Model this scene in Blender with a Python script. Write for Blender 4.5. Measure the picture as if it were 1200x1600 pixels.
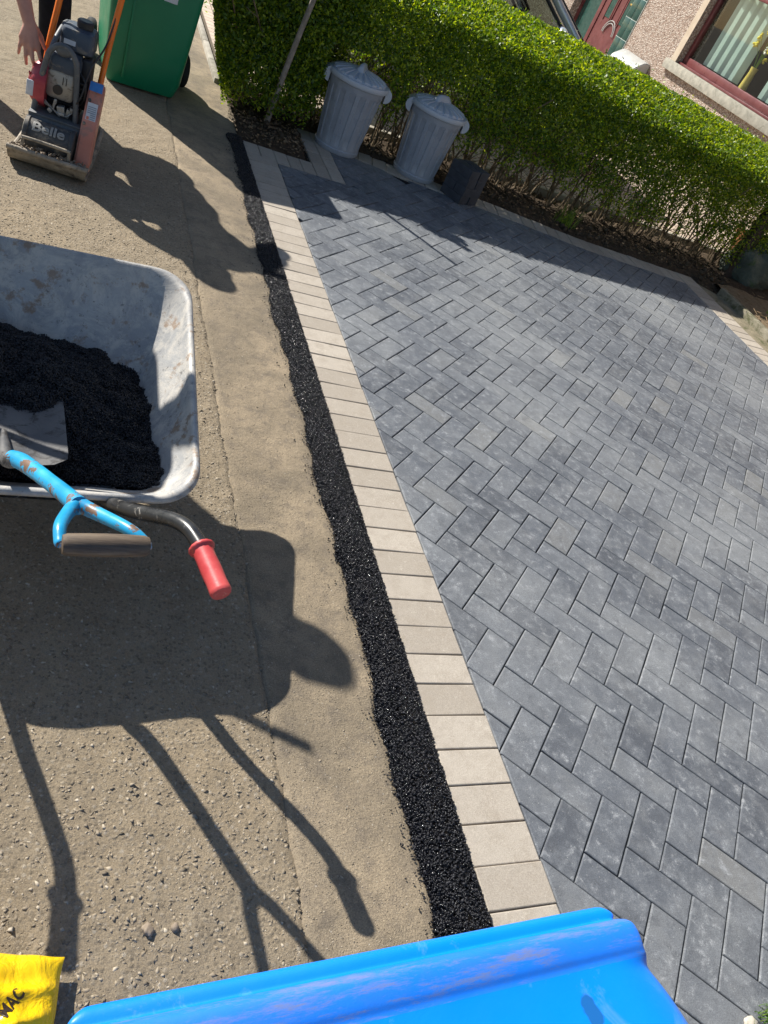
import bpy, bmesh, math, random
import numpy as np
from mathutils import Vector, Matrix, noise
random.seed(7)
rng = np.random.default_rng(7)
R = math.radians
PI = math.pi
C = bpy.context.scene.collection
scene = bpy.context.scene
for o in list(bpy.data.objects):
    bpy.data.objects.remove(o)

# ------------------------------------------------------------------ camera
cam = bpy.data.cameras.new('camera')
camo = bpy.data.objects.new('camera', cam)
C.objects.link(camo)
cam.sensor_fit = 'VERTICAL'
cam.sensor_height = 36.0
cam.lens = 27.41
cam.clip_start = 0.02
cam.clip_end = 2000
_r = ((0.89385919, -0.24349936, 0.37646224), (0.10513286, -0.70241974, -0.70395568), (0.43584726, 0.6688158, -0.60226455))
M3 = Matrix(((_r[0][0], -_r[1][0], -_r[2][0]), (_r[0][1], -_r[1][1], -_r[2][1]), (_r[0][2], -_r[1][2], -_r[2][2])))
camo.matrix_world = Matrix.Translation((-1.08579, -0.49048, 1.63066)) @ M3.to_4x4()
scene.camera = camo

# ------------------------------------------------------------------ light
SUN = Vector((-0.78, 1.0, 1.0)).normalized()      # towards the sun
EL = math.asin(SUN.z)
AZ = math.atan2(SUN.x, SUN.y)
world = bpy.data.worlds.new('World')
scene.world = world
world.use_nodes = True
wn = world.node_tree
sky = wn.nodes.new('ShaderNodeTexSky')
sky.sky_type = 'NISHITA'
sky.sun_disc = False
sky.sun_elevation = EL
sky.sun_rotation = AZ
sky.air_density = 1.1
sky.dust_density = 0.6
bg = wn.nodes['Background']
bg.inputs['Strength'].default_value = 0.066
wn.links.new(sky.outputs[0], bg.inputs[0])
sl = bpy.data.lights.new('sun', 'SUN')
sl.energy = 5.0
sl.angle = R(0.55)
sl.color = (1.0, 0.955, 0.88)
slo = bpy.data.objects.new('sun', sl)
C.objects.link(slo)
slo.rotation_euler = (-SUN).to_track_quat('-Z', 'Y').to_euler()
scene.view_settings.view_transform = 'Standard'
scene.view_settings.look = 'None'
scene.view_settings.exposure = 0.74
scene.view_settings.gamma = 1.0
scene.render.resolution_x = 768
scene.render.resolution_y = 1024

# ------------------------------------------------------------------ materials
class NT:
    def __init__(s, name):
        s.m = bpy.data.materials.new(name)
        s.m.use_nodes = True
        s.t = s.m.node_tree
        s.p = s.t.nodes['Principled BSDF']
        s.co = s.t.nodes.new('ShaderNodeTexCoord').outputs['Object']
    def n(s, typ, **kw):
        nd = s.t.nodes.new(typ)
        for k, v in kw.items():
            setattr(nd, k, v)
        return nd
    def l(s, a, b):
        s.t.links.new(a, b)
    def mapv(s, sc=(1, 1, 1), rot=(0, 0, 0), loc=(0, 0, 0)):
        m = s.n('ShaderNodeMapping')
        m.inputs['Scale'].default_value = sc
        m.inputs['Rotation'].default_value = rot
        m.inputs['Location'].default_value = loc
        s.l(s.co, m.inputs['Vector'])
        return m.outputs[0]
    def noise(s, scale, detail=4, rough=0.55, vec=None, dist=0.0):
        nd = s.n('ShaderNodeTexNoise')
        nd.inputs['Scale'].default_value = scale
        nd.inputs['Detail'].default_value = detail
        nd.inputs['Roughness'].default_value = rough
        nd.inputs['Distortion'].default_value = dist
        s.l(vec or s.co, nd.inputs['Vector'])
        return nd.outputs['Fac']
    def vor(s, scale, feature='F1', out='Distance', vec=None):
        nd = s.n('ShaderNodeTexVoronoi', feature=feature)
        nd.inputs['Scale'].default_value = scale
        s.l(vec or s.co, nd.inputs['Vector'])
        return nd.outputs[out]
    def ramp(s, fac, stops):
        nd = s.n('ShaderNodeValToRGB')
        e = nd.color_ramp.elements
        while len(e) < len(stops):
            e.new(0.5)
        for i, (p, c) in enumerate(stops):
            e[i].position = p
            if not hasattr(c, '__len__'):
                c = (c, c, c)
            e[i].color = (*c[:3], 1)
        s.l(fac, nd.inputs[0])
        return nd.outputs[0]
    def mix(s, fac, a, b, typ='MIX'):
        nd = s.n('ShaderNodeMix', data_type='RGBA', blend_type=typ)
        for i, v in ((0, fac), (6, a), (7, b)):
            if hasattr(v, 'is_output') or hasattr(v, 'links'):
                s.l(v, nd.inputs[i])
            elif i == 0:
                nd.inputs[0].default_value = v
            else:
                if not hasattr(v, '__len__'):
                    v = (v, v, v)
                nd.inputs[i].default_value = (*v[:3], 1)
        return nd.outputs[2]
    def math(s, op, a, b=0.0):
        nd = s.n('ShaderNodeMath', operation=op)
        for i, v in ((0, a), (1, b)):
            if hasattr(v, 'links'):
                s.l(v, nd.inputs[i])
            else:
                nd.inputs[i].default_value = v
        return nd.outputs[0]
    def island(s):
        return s.n('ShaderNodeNewGeometry').outputs['Random Per Island']
    def bump(s, h, strength=0.5, dist=0.01, prev=None):
        nd = s.n('ShaderNodeBump')
        nd.inputs['Strength'].default_value = strength
        nd.inputs['Distance'].default_value = dist
        s.l(h, nd.inputs['Height'])
        if prev is not None:
            s.l(prev, nd.inputs['Normal'])
        return nd.outputs[0]
    def fin(s, col=None, rough=None, bump=None, metal=None, spec=None, coat=None):
        p = s.p
        def put(k, v):
            if v is None:
                return
            if hasattr(v, 'links'):
                s.l(v, p.inputs[k])
            elif hasattr(v, '__len__'):
                p.inputs[k].default_value = (*v[:3], 1)
            else:
                p.inputs[k].default_value = v
        put('Base Color', col); put('Roughness', rough); put('Metallic', metal)
        put('Specular IOR Level', spec); put('Coat Weight', coat)
        if bump is not None:
            s.l(bump, p.inputs['Normal'])
        return s.m

def simple(name, c1, c2=None, scale=8, rough=0.5, bump=0.15, bscale=60, metal=0.0, dist=0.002, spec=0.5, coat=None, dirt=None, dscale=5, dlo=0.55, dhi=0.68):
    t = NT(name)
    c2 = c2 or tuple(min(1, v * 1.25) for v in c1)
    col = t.ramp(t.noise(scale, 5, 0.6), [(0.35, c1), (0.65, c2)])
    if dirt:
        col = t.mix(t.ramp(t.noise(dscale, 7, 0.7, dist=0.6), [(dlo, 0.0), (dhi, 1.0)]), col, dirt)
    rr = t.ramp(t.noise(scale * 2, 4), [(0.3, max(0, rough - 0.1)), (0.7, min(1, rough + 0.1))])
    b = t.bump(t.noise(bscale, 5, 0.6), bump, dist) if bump else None
    return t.fin(col, rr, b, metal, spec, coat)

M = {}
# rough pavement asphalt, dusty, chips showing
t = NT('pavement asphalt')
big = t.noise(1.3, 4, 0.6)
med = t.noise(9, 6, 0.65)
cell = t.vor(95, 'F1', 'Color')
cd = t.vor(95, 'F1', 'Distance')
sep = t.n('ShaderNodeSeparateColor'); t.l(cell, sep.inputs[0])
base = t.ramp(med, [(0.3, (0.265, 0.212, 0.145)), (0.7, (0.365, 0.296, 0.205))])
base = t.mix(t.ramp(big, [(0.45, 0.0), (0.65, 0.6)]), base, (0.37, 0.29, 0.19))
chip = t.ramp(sep.outputs[0], [(0.0, (0.17, 0.14, 0.10)), (0.55, (0.29, 0.24, 0.172)), (0.85, (0.37, 0.31, 0.23)), (1.0, (0.48, 0.42, 0.33))])
col = t.mix(t.ramp(cd, [(0.25, 0.75), (0.55, 0.0)]), base, chip)
fine = t.noise(320, 3, 0.7)
col = t.mix(0.5, col, t.ramp(fine, [(0.3, 0.35), (0.7, 1.3)]), 'MULTIPLY')
h = t.math('ADD', t.math('MULTIPLY', t.ramp(cd, [(0.1, 1.0), (0.55, 0.0)]), t.math('MULTIPLY', sep.outputs[1], 0.75)), t.math('MULTIPLY', t.noise(170, 6, 0.85), 1.5))
b = t.bump(h, 0.9, 0.0045)
b = t.bump(t.noise(14, 4), 0.6, 0.012, b)
M['asphalt'] = t.fin(col, 0.9, b, spec=0.25)
# smoother old screed strip
t = NT('smooth screed')
col = t.ramp(t.noise(3.2, 7, 0.65, dist=0.4), [(0.36, (0.205, 0.168, 0.118)), (0.5, (0.265, 0.214, 0.148)), (0.66, (0.345, 0.275, 0.187))])
col = t.mix(t.ramp(t.noise(16, 7, 0.75), [(0.48, 0.0), (0.64, 0.55)]), col, (0.13, 0.11, 0.09))
col = t.mix(t.ramp(t.vor(38), [(0.0, 1.0), (0.10, 0.0)]), col, (0.50, 0.45, 0.38))
col = t.mix(0.6, col, t.ramp(t.noise(260, 4, 0.85), [(0.35, 0.45), (0.65, 1.5)]), 'MULTIPLY')
b = t.bump(t.noise(170, 6, 0.8), 1.0, 0.004)
b = t.bump(t.noise(22, 5, 0.7), 0.6, 0.008, b)
M['screed'] = t.fin(col, 0.88, b, spec=0.25)
M['mossyconcrete'] = simple('mossy concrete', (0.20, 0.18, 0.13), (0.32, 0.29, 0.22), 9, 0.95, 0.6, 80, dist=0.006, spec=0.2, dirt=(0.10, 0.10, 0.055), dscale=10, dlo=0.45, dhi=0.6)
M['ground'] = simple('earth', (0.12, 0.10, 0.075), (0.19, 0.16, 0.12), 3, 0.95, 0.8, 60, dist=0.01, spec=0.2)
M['road'] = simple('road asphalt', (0.055, 0.054, 0.052), (0.09, 0.088, 0.082), 6, 0.9, 0.8, 160, dist=0.005, spec=0.3)
M['bedding'] = simple('jointing sand', (0.018, 0.018, 0.019), (0.04, 0.038, 0.036), 40, 0.95, 0.6, 200, spec=0.1)
# charcoal blocks
t = NT('charcoal paving block')
isl = t.island()
col = t.ramp(isl, [(0.0, (0.068, 0.076, 0.090)), (0.35, (0.088, 0.098, 0.114)), (0.7, (0.106, 0.117, 0.134)), (0.93, (0.128, 0.138, 0.151)), (1.0, (0.150, 0.152, 0.150))])
w = t.n('ShaderNodeCombineXYZ'); t.l(t.math('MULTIPLY', isl, 47.0), w.inputs[2])
va = t.n('ShaderNodeVectorMath', operation='ADD'); t.l(t.co, va.inputs[0]); t.l(w.outputs[0], va.inputs[1])
V = va.outputs[0]
col = t.mix(t.ramp(t.noise(15, 8, 0.80, V, 0.15), [(0.45, 0.0), (0.62, 0.6)]), col, (0.188, 0.202, 0.218))
col = t.mix(t.ramp(t.noise(30, 8, 0.85, V, 0.2), [(0.55, 0.0), (0.64, 0.75)]), col, (0.33, 0.34, 0.35))
col = t.mix(t.ramp(t.noise(6, 6, 0.7), [(0.50, 0.0), (0.66, 0.25)]), col, (0.27, 0.275, 0.27))
col = t.mix(t.ramp(t.noise(1.1, 3, 0.5), [(0.46, 0.0), (0.62, 0.32)]), col, (0.30, 0.31, 0.31))
col = t.mix(t.ramp(t.noise(17, 7, 0.75, V), [(0.54, 0.0), (0.64, 0.5)]), col, (0.075, 0.080, 0.090))
col = t.mix(t.ramp(t.vor(75), [(0.0, 0.9), (0.13, 0.0)]), col, (0.42, 0.42, 0.41))
col = t.mix(0.85, col, t.ramp(t.noise(330, 4, 0.85), [(0.32, 0.5), (0.68, 1.5)]), 'MULTIPLY')
b = t.bump(t.noise(300, 5, 0.8), 0.8, 0.002)
b = t.bump(t.noise(45, 5, 0.7, V), 0.45, 0.003, b)
M['grey'] = t.fin(col, t.ramp(t.noise(20, 4), [(0.3, 0.5), (0.7, 0.72)]), b, spec=0.5)
# buff blocks
t = NT('buff paving block')
isl = t.island()
col = t.ramp(isl, [(0.0, (0.325, 0.285, 0.235)), (0.5, (0.385, 0.340, 0.283)), (1.0, (0.435, 0.388, 0.325))])
col = t.mix(t.ramp(t.noise(14, 8, 0.8, dist=0.15), [(0.47, 0.0), (0.64, 0.6)]), col, (0.295, 0.252, 0.200))
col = t.mix(t.ramp(t.noise(30, 8, 0.85, dist=0.2), [(0.57, 0.0), (0.66, 0.7)]), col, (0.55, 0.50, 0.42))
col = t.mix(t.ramp(t.vor(120), [(0.0, 0.8), (0.12, 0.0)]), col, (0.22, 0.18, 0.13))
col = t.mix(0.7, col, t.ramp(t.noise(350, 4, 0.85), [(0.32, 0.6), (0.68, 1.4)]), 'MULTIPLY')
b = t.bump(t.noise(360, 5, 0.75), 0.5, 0.0014)
b = t.bump(t.noise(40, 5, 0.7), 0.3, 0.003, b)
M['buff'] = t.fin(col, 0.8, b, spec=0.3)
# fresh tarmac
t = NT('fresh tarmac')
isl = t.island()
col = t.ramp(isl, [(0.0, (0.003, 0.003, 0.0045)), (0.85, (0.008, 0.008, 0.012)), (1.0, (0.03, 0.03, 0.036))])
M['tar'] = t.fin(col, t.ramp(isl, [(0, 0.08), (0.5, 0.26), (0.65, 0.6), (1, 0.75)]), t.bump(t.noise(500, 3), 0.4, 0.001), spec=0.5)
# soil
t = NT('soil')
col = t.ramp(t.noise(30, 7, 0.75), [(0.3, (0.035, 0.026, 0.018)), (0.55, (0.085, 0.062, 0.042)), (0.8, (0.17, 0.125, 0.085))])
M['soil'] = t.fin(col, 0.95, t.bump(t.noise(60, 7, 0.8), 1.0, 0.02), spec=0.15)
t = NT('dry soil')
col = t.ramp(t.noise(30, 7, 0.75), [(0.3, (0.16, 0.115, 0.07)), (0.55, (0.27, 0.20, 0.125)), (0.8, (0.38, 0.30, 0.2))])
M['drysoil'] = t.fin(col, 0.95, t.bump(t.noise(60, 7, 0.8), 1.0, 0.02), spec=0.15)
M['clod'] = simple('soil clod', (0.05, 0.037, 0.026), (0.12, 0.09, 0.06), 20, 0.95, 0.6, 80, spec=0.15)
# neighbour's pink setts
t = NT('neighbour setts')
br = t.n('ShaderNodeTexBrick')
br.offset = 0.0
br.inputs['Scale'].default_value = 1.0
br.inputs['Color1'].default_value = (0.46, 0.36, 0.28, 1)
br.inputs['Color2'].default_value = (0.56, 0.45, 0.35, 1)
br.inputs['Mortar'].default_value = (0.22, 0.17, 0.13, 1)
br.inputs['Mortar Size'].default_value = 0.006
br.inputs['Brick Width'].default_value = 0.11
br.inputs['Row Height'].default_value = 0.11
t.l(t.co, br.inputs['Vector'])
col = t.mix(0.4, br.outputs['Color'], t.ramp(t.noise(9, 6, 0.7), [(0.3, 0.6), (0.7, 1.3)]), 'MULTIPLY')
M['setts'] = t.fin(col, 0.85, t.bump(t.math('SUBTRACT', 1.0, br.outputs['Fac']), 0.6, 0.004))
M['concrete'] = simple('old concrete', (0.30, 0.27, 0.22), (0.42, 0.39, 0.33), 9, 0.9, 0.5, 120, dist=0.003, spec=0.25, dirt=(0.13, 0.12, 0.09), dscale=7, dlo=0.5, dhi=0.75)
M['mossy'] = simple('mossy mortar', (0.17, 0.15, 0.10), (0.27, 0.23, 0.16), 12, 0.95, 0.8, 60, dist=0.01, spec=0.2, dirt=(0.09, 0.10, 0.045), dscale=9)
M['pebble'] = simple('pebble', (0.19, 0.15, 0.11), (0.30, 0.24, 0.18), 40, 0.8, 0.4, 200, spec=0.3)
M['boulder'] = simple('mossy boulder', (0.07, 0.085, 0.07), (0.14, 0.155, 0.12), 6, 0.95, 0.8, 40, dist=0.02, spec=0.2, dirt=(0.06, 0.10, 0.04), dscale=8)
# hedge leaves
def leafmat(name, c0, c1, c2, tr=0.35):
    t = NT(name)
    isl = t.island()
    col = t.ramp(isl, [(0.0, c0), (0.5, c1), (1.0, c2)])
    b_ = t.p
    t.l(col, b_.inputs['Base Color'])
    b_.inputs['Roughness'].default_value = 0.42
    b_.inputs['Specular IOR Level'].default_value = 0.5
    tl = t.n('ShaderNodeBsdfTranslucent')
    t.l(t.mix(1.0, col, (2.9, 2.5, 0.5), 'MULTIPLY'), tl.inputs['Color'])
    mx = t.n('ShaderNodeMixShader')
    mx.inputs[0].default_value = tr
    t.l(b_.outputs[0], mx.inputs[1]); t.l(tl.outputs[0], mx.inputs[2])
    t.l(mx.outputs[0], t.t.nodes['Material Output'].inputs['Surface'])
    return t.m
M['leaf'] = leafmat('privet leaf', (0.025, 0.062, 0.005), (0.085, 0.165, 0.010), (0.30, 0.38, 0.02), 0.40)
M['leaf_tuft'] = leafmat('grass blade', (0.05, 0.12, 0.02), (0.10, 0.20, 0.03), (0.17, 0.26, 0.05))
M['stem'] = simple('privet stem', (0.10, 0.075, 0.045), (0.22, 0.17, 0.11), 25, 0.85, 0.5, 90, spec=0.2)
M['deadleaf'] = simple('dead leaf', (0.16, 0.10, 0.05), (0.30, 0.21, 0.12), 8, 0.8, 0.2, 60)
M['stake'] = simple('weathered stake', (0.20, 0.175, 0.15), (0.34, 0.30, 0.26), 30, 0.85, 0.6, 90, dist=0.003)
M['darkwood'] = simple('dark wood', (0.035, 0.025, 0.02), (0.07, 0.05, 0.038), 20, 0.8, 0.5, 60)
M['terracotta'] = simple('terracotta', (0.30, 0.12, 0.05), (0.40, 0.18, 0.08), 9, 0.8, 0.3, 80)
# barrow
M['tray'] = simple('dusty tray steel', (0.27, 0.275, 0.28), (0.42, 0.42, 0.41), 6, 0.5, 0.35, 130, metal=0.25, dist=0.0015, dirt=(0.52, 0.49, 0.43), dscale=7, dlo=0.47, dhi=0.66)
t = NT('tray steel')
col = t.ramp(t.noise(5, 7, 0.7), [(0.3, (0.25, 0.255, 0.26)), (0.7, (0.40, 0.395, 0.38))])
col = t.mix(t.ramp(t.noise(9, 8, 0.8, dist=0.8), [(0.45, 0.0), (0.58, 0.85)]), col, (0.50, 0.47, 0.42))
col = t.mix(t.ramp(t.noise(14, 6, 0.7, t.mapv(loc=(3, 1, 0))), [(0.57, 0.0), (0.64, 0.8)]), col, (0.25, 0.17, 0.11))
col = t.mix(t.ramp(t.noise(45, 8, 0.85), [(0.57, 0.0), (0.63, 0.8)]), col, (0.10, 0.095, 0.09))
M['tray'] = t.fin(col, t.ramp(t.noise(12, 5), [(0.3, 0.42), (0.7, 0.8)]), t.bump(t.noise(130, 6, 0.75), 0.5, 0.002), 0.15, 0.4)
M['blacktube'] = simple('chipped black enamel', (0.012, 0.012, 0.013), (0.03, 0.03, 0.03), 15, 0.3, 0.1, 100, dirt=(0.30, 0.28, 0.25), dscale=28, dlo=0.60, dhi=0.66)
M['redgrip'] = simple('faded red rubber', (0.46, 0.04, 0.045), (0.58, 0.085, 0.08), 18, 0.45, 0.15, 120, dirt=(0.62, 0.25, 0.2), dscale=40, dlo=0.6, dhi=0.72)
M['blade'] = simple('worn spade steel', (0.075, 0.075, 0.078), (0.15, 0.143, 0.135), 10, 0.6, 0.35, 160, metal=0.1, dirt=(0.035, 0.032, 0.03), dscale=26, dlo=0.5, dhi=0.6)
M['bluepaint'] = simple('chipped blue paint', (0.010, 0.26, 0.50), (0.02, 0.36, 0.62), 12, 0.38, 0.15, 100, dirt=(0.16, 0.095, 0.06), dscale=24, dlo=0.555, dhi=0.585)
t = NT('worn wood grip')
v = t.mapv((9, 90, 90))
col = t.ramp(t.noise(1.0, 6, 0.7, v), [(0.3, (0.045, 0.03, 0.02)), (0.55, (0.12, 0.085, 0.055)), (0.8, (0.21, 0.165, 0.11))])
M['gripwood'] = t.fin(col, 0.7, t.bump(t.noise(1.0, 6, 0.8, v), 0.5, 0.002))
M['rubber'] = simple('tyre rubber', (0.018, 0.018, 0.018), (0.035, 0.034, 0.032), 20, 0.75, 0.3, 90, spec=0.3)
M['steel'] = simple('dull steel', (0.30, 0.30, 0.29), (0.45, 0.44, 0.42), 20, 0.45, 0.2, 120, metal=0.7)
# bins
def binmat(name, a, b_, scuff, rough=0.42, ds=9, lo=0.6, hi=0.72, extra=None):
    t = NT(name)
    col = t.ramp(t.noise(2.5, 5, 0.6), [(0.35, a), (0.65, b_)])
    col = t.mix(t.ramp(t.noise(ds, 8, 0.78, dist=1.0), [(lo, 0.0), (hi, 0.7)]), col, scuff)
    if extra:
        v = t.mapv((9, 60, 40))
        col = t.mix(t.ramp(t.noise(1.0, 7, 0.8, v), [(0.50, 0.0), (0.62, 0.6)]), col, extra)
    return t.fin(col, t.ramp(t.noise(7, 5), [(0.3, rough - 0.08), (0.7, rough + 0.15)]), t.bump(t.noise(160, 5, 0.7), 0.18, 0.001), spec=0.5)
M['bluebin'] = binmat('blue bin plastic', (0.0, 0.195, 0.80), (0.0, 0.235, 0.88), (0.12, 0.30, 0.78), 0.36, 9, 0.54, 0.66)
def _stain(m):
    nt = m.node_tree; p = nt.nodes['Principled BSDF']
    src = p.inputs['Base Color'].links[0].from_socket
    tc = nt.nodes.new('ShaderNodeTexCoord'); mp = nt.nodes.new('ShaderNodeMapping')
    mp.inputs['Location'].default_value = (-0.148 * 60, 0.072 * 38, 0); mp.inputs['Scale'].default_value = (60, 38, 0)
    ln = nt.nodes.new('ShaderNodeVectorMath'); ln.operation = 'LENGTH'
    nt.links.new(tc.outputs['Object'], mp.inputs[0]); nt.links.new(mp.outputs[0], ln.inputs[0])
    no = nt.nodes.new('ShaderNodeTexNoise'); no.inputs['Scale'].default_value = 60; nt.links.new(tc.outputs['Object'], no.inputs['Vector'])
    ad = nt.nodes.new('ShaderNodeMath'); ad.operation = 'MULTIPLY_ADD'; nt.links.new(no.outputs['Fac'], ad.inputs[0]); ad.inputs[1].default_value = 0.9; nt.links.new(ln.outputs['Value'], ad.inputs[2])
    rp = nt.nodes.new('ShaderNodeValToRGB'); rp.color_ramp.elements[0].position = 0.9; rp.color_ramp.elements[0].color = (1, 1, 1, 1); rp.color_ramp.elements[1].position = 1.05; rp.color_ramp.elements[1].color = (0, 0, 0, 1)
    nt.links.new(ad.outputs[0], rp.inputs[0])
    mx = nt.nodes.new('ShaderNodeMix'); mx.data_type = 'RGBA'; nt.links.new(rp.outputs[0], mx.inputs[0]); nt.links.new(src, mx.inputs[6]); mx.inputs[7].default_value = (0.01, 0.12, 0.38, 1)
    nt.links.new(mx.outputs[2], p.inputs['Base Color'])
_stain(M['bluebin'])
M['bluescuff'] = binmat('scuffed blue bin plastic', (0.0, 0.165, 0.74), (0.015, 0.20, 0.80), (0.03, 0.17, 0.62), 0.5, 16, 0.48, 0.66, (0.20, 0.18, 0.17))
M['darkblock'] = simple('dark navy block', (0.030, 0.034, 0.045), (0.055, 0.061, 0.075), 20, 0.6, 0.4, 200)  # darker, bluer tone for the stacked blocks than for the driveway
M['greenbin'] = binmat('green bin plastic', (0.004, 0.165, 0.075), (0.008, 0.205, 0.095), (0.03, 0.26, 0.14), 0.36)
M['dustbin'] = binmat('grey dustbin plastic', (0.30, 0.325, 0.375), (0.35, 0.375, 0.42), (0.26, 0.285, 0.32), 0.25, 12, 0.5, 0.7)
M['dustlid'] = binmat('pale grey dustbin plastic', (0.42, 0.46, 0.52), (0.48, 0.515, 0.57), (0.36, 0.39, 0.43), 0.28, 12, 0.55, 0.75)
# compactor
M['castiron'] = simple('dusty cast steel', (0.05, 0.052, 0.055), (0.10, 0.10, 0.10), 15, 0.6, 0.4, 90, metal=0.2, dirt=(0.33, 0.28, 0.21), dscale=16, dlo=0.5, dhi=0.7)
M['plate'] = simple('dirt caked plate steel', (0.22, 0.19, 0.15), (0.40, 0.34, 0.26), 20, 0.75, 0.7, 90, metal=0.1, dist=0.006, dirt=(0.06, 0.055, 0.05), dscale=14)
M['cage'] = simple('grey painted cage', (0.075, 0.085, 0.095), (0.12, 0.13, 0.14), 15, 0.5, 0.25, 90, metal=0.1, dirt=(0.22, 0.19, 0.15), dscale=20, dlo=0.58, dhi=0.7)
M['muffler'] = simple('muffler shield steel', (0.27, 0.265, 0.25), (0.40, 0.385, 0.35), 8, 0.45, 0.2, 90, metal=0.55, dirt=(0.13, 0.11, 0.09), dscale=30, dlo=0.54, dhi=0.66)
M['engine'] = simple('blue grey engine cover', (0.035, 0.052, 0.08), (0.06, 0.08, 0.11), 10, 0.45, 0.2, 90, dirt=(0.20, 0.175, 0.14), dscale=22, dlo=0.52, dhi=0.66)
M['aluminium'] = simple('dirty aluminium', (0.22, 0.22, 0.21), (0.45, 0.44, 0.42), 50, 0.45, 0.5, 120, metal=0.6)
M['recoil'] = simple('faded red plastic', (0.34, 0.03, 0.045), (0.48, 0.07, 0.085), 15, 0.45, 0.2, 100)
M['guard'] = simple('faded orange belt guard', (0.55, 0.20, 0.13), (0.64, 0.27, 0.20), 6, 0.5, 0.2, 90, dirt=(0.30, 0.20, 0.16), dscale=18, dlo=0.52, dhi=0.68)
M['orange'] = simple('orange handle paint', (0.85, 0.17, 0.008), (0.92, 0.21, 0.012), 10, 0.4, 0.1, 90, dirt=(0.4, 0.12, 0.03), dscale=30, dlo=0.62, dhi=0.7)
M['black'] = simple('black plastic', (0.012, 0.012, 0.014), (0.03, 0.03, 0.034), 20, 0.45, 0.2, 100)
M['letter'] = simple('worn letters', (0.25, 0.245, 0.23), (0.34, 0.33, 0.30), 60, 0.6, 0.2, 90)
M['paperw'] = simple('sticker white', (0.52, 0.56, 0.62), (0.62, 0.65, 0.70), 30, 0.5, 0.0)
M['blueink'] = simple('sticker blue', (0.03, 0.16, 0.50), (0.05, 0.22, 0.58), 60, 0.5, 0.0)
M['greyink'] = simple('sticker print', (0.22, 0.26, 0.33), (0.30, 0.33, 0.38), 60, 0.6, 0.0)
M['redink'] = simple('sticker red print', (0.55, 0.16, 0.10), (0.6, 0.2, 0.14), 60, 0.6, 0.0)
t = NT('worn green sticker')
col = t.mix(t.ramp(t.noise(60, 6, 0.7), [(0.38, 0.0), (0.44, 1.0)]), (0.50, 0.24, 0.16), t.ramp(t.noise(90, 4), [(0.4, (0.05, 0.09, 0.03)), (0.6, (0.40, 0.44, 0.10))]))
M['greenink'] = t.fin(col, 0.55)
# people
t = NT('skin')
col = t.ramp(t.noise(12, 5, 0.6), [(0.3, (0.44, 0.205, 0.150)), (0.7, (0.58, 0.31, 0.235))])
M['skin'] = t.fin(col, 0.5, t.bump(t.noise(140, 5, 0.7), 0.3, 0.001), spec=0.4)
t.p.inputs['Subsurface Weight'].default_value = 0.08
t.p.inputs['Subsurface Radius'].default_value = (0.01, 0.004, 0.002)
M['trouser'] = simple('black work trousers', (0.008, 0.009, 0.013), (0.018, 0.019, 0.026), 30, 0.9, 0.5, 160, spec=0.2)
M['shirt'] = simple('navy t-shirt', (0.015, 0.022, 0.05), (0.03, 0.04, 0.08), 20, 0.9, 0.4, 120, spec=0.2)
M['boot'] = simple('tan work boot', (0.10, 0.065, 0.035), (0.18, 0.12, 0.07), 20, 0.7, 0.3, 90)
M['hair'] = simple('brown hair', (0.03, 0.02, 0.013), (0.07, 0.045, 0.028), 90, 0.7, 0.8, 160)
# bag
t = NT('yellow plastic bag')
col = t.ramp(t.noise(5, 4), [(0.35, (0.76, 0.46, 0.004)), (0.65, (0.84, 0.56, 0.008))])
col = t.mix(t.ramp(t.noise(18, 7, 0.8, dist=1.0), [(0.57, 0.0), (0.66, 0.6)]), col, (0.42, 0.27, 0.02))
M['bag'] = t.fin(col, 0.26, t.bump(t.noise(14, 4, 0.55, dist=2.2), 0.6, 0.012), spec=0.5)
M['bagink'] = simple('dark print', (0.03, 0.018, 0.01), (0.05, 0.03, 0.015), 60, 0.4, 0.0)
# house
t = NT('roughcast')
vc = t.vor(55, 'F1', 'Color'); vd = t.vor(55, 'F1', 'Distance')
sep = t.n('ShaderNodeSeparateColor'); t.l(vc, sep.inputs[0])
col = t.ramp(sep.outputs[0], [(0.0, (0.24, 0.175, 0.135)), (0.35, (0.43, 0.345, 0.285)), (0.7, (0.55, 0.46, 0.39)), (1.0, (0.68, 0.60, 0.52))])
col = t.mix(t.ramp(vd, [(0.45, 0.0), (0.7, 0.8)]), col, (0.22, 0.15, 0.11))
M['roughcast'] = t.fin(col, 0.9, t.bump(t.ramp(vd, [(0.1, 1.0), (0.6, 0.0)]), 1.0, 0.014), spec=0.25)
M['margin'] = simple('painted window margin', (0.42, 0.34, 0.25), (0.50, 0.42, 0.32), 9, 0.85, 0.3, 90)
M['sillstone'] = simple('concrete sill', (0.24, 0.23, 0.19), (0.36, 0.34, 0.28), 14, 0.9, 0.5, 120, dirt=(0.17, 0.165, 0.13), dscale=8)
M['maroon'] = simple('maroon window frame', (0.115, 0.028, 0.030), (0.16, 0.045, 0.045), 6, 0.35, 0.05, 80)
M['blind'] = simple('pale mint blind', (0.58, 0.68, 0.65), (0.66, 0.76, 0.72), 6, 0.8, 0.1, 200)
M['tile'] = simple('dark green tile', (0.018, 0.055, 0.045), (0.035, 0.085, 0.07), 12, 0.15, 0.05, 60)
M['grout'] = simple('pale grout', (0.50, 0.55, 0.50), None, 12, 0.8, 0.1, 60)
M['pvc'] = simple('white gas box plastic', (0.36, 0.36, 0.34), (0.42, 0.42, 0.40), 5, 0.4, 0.05, 80)
M['gold'] = simple('brass', (0.75, 0.5, 0.12), (0.85, 0.6, 0.2), 20, 0.3, 0.05, 80, metal=0.9)
M['room'] = simple('dark room', (0.02, 0.02, 0.02), (0.035, 0.033, 0.03), 3, 0.9, 0.0)
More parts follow.
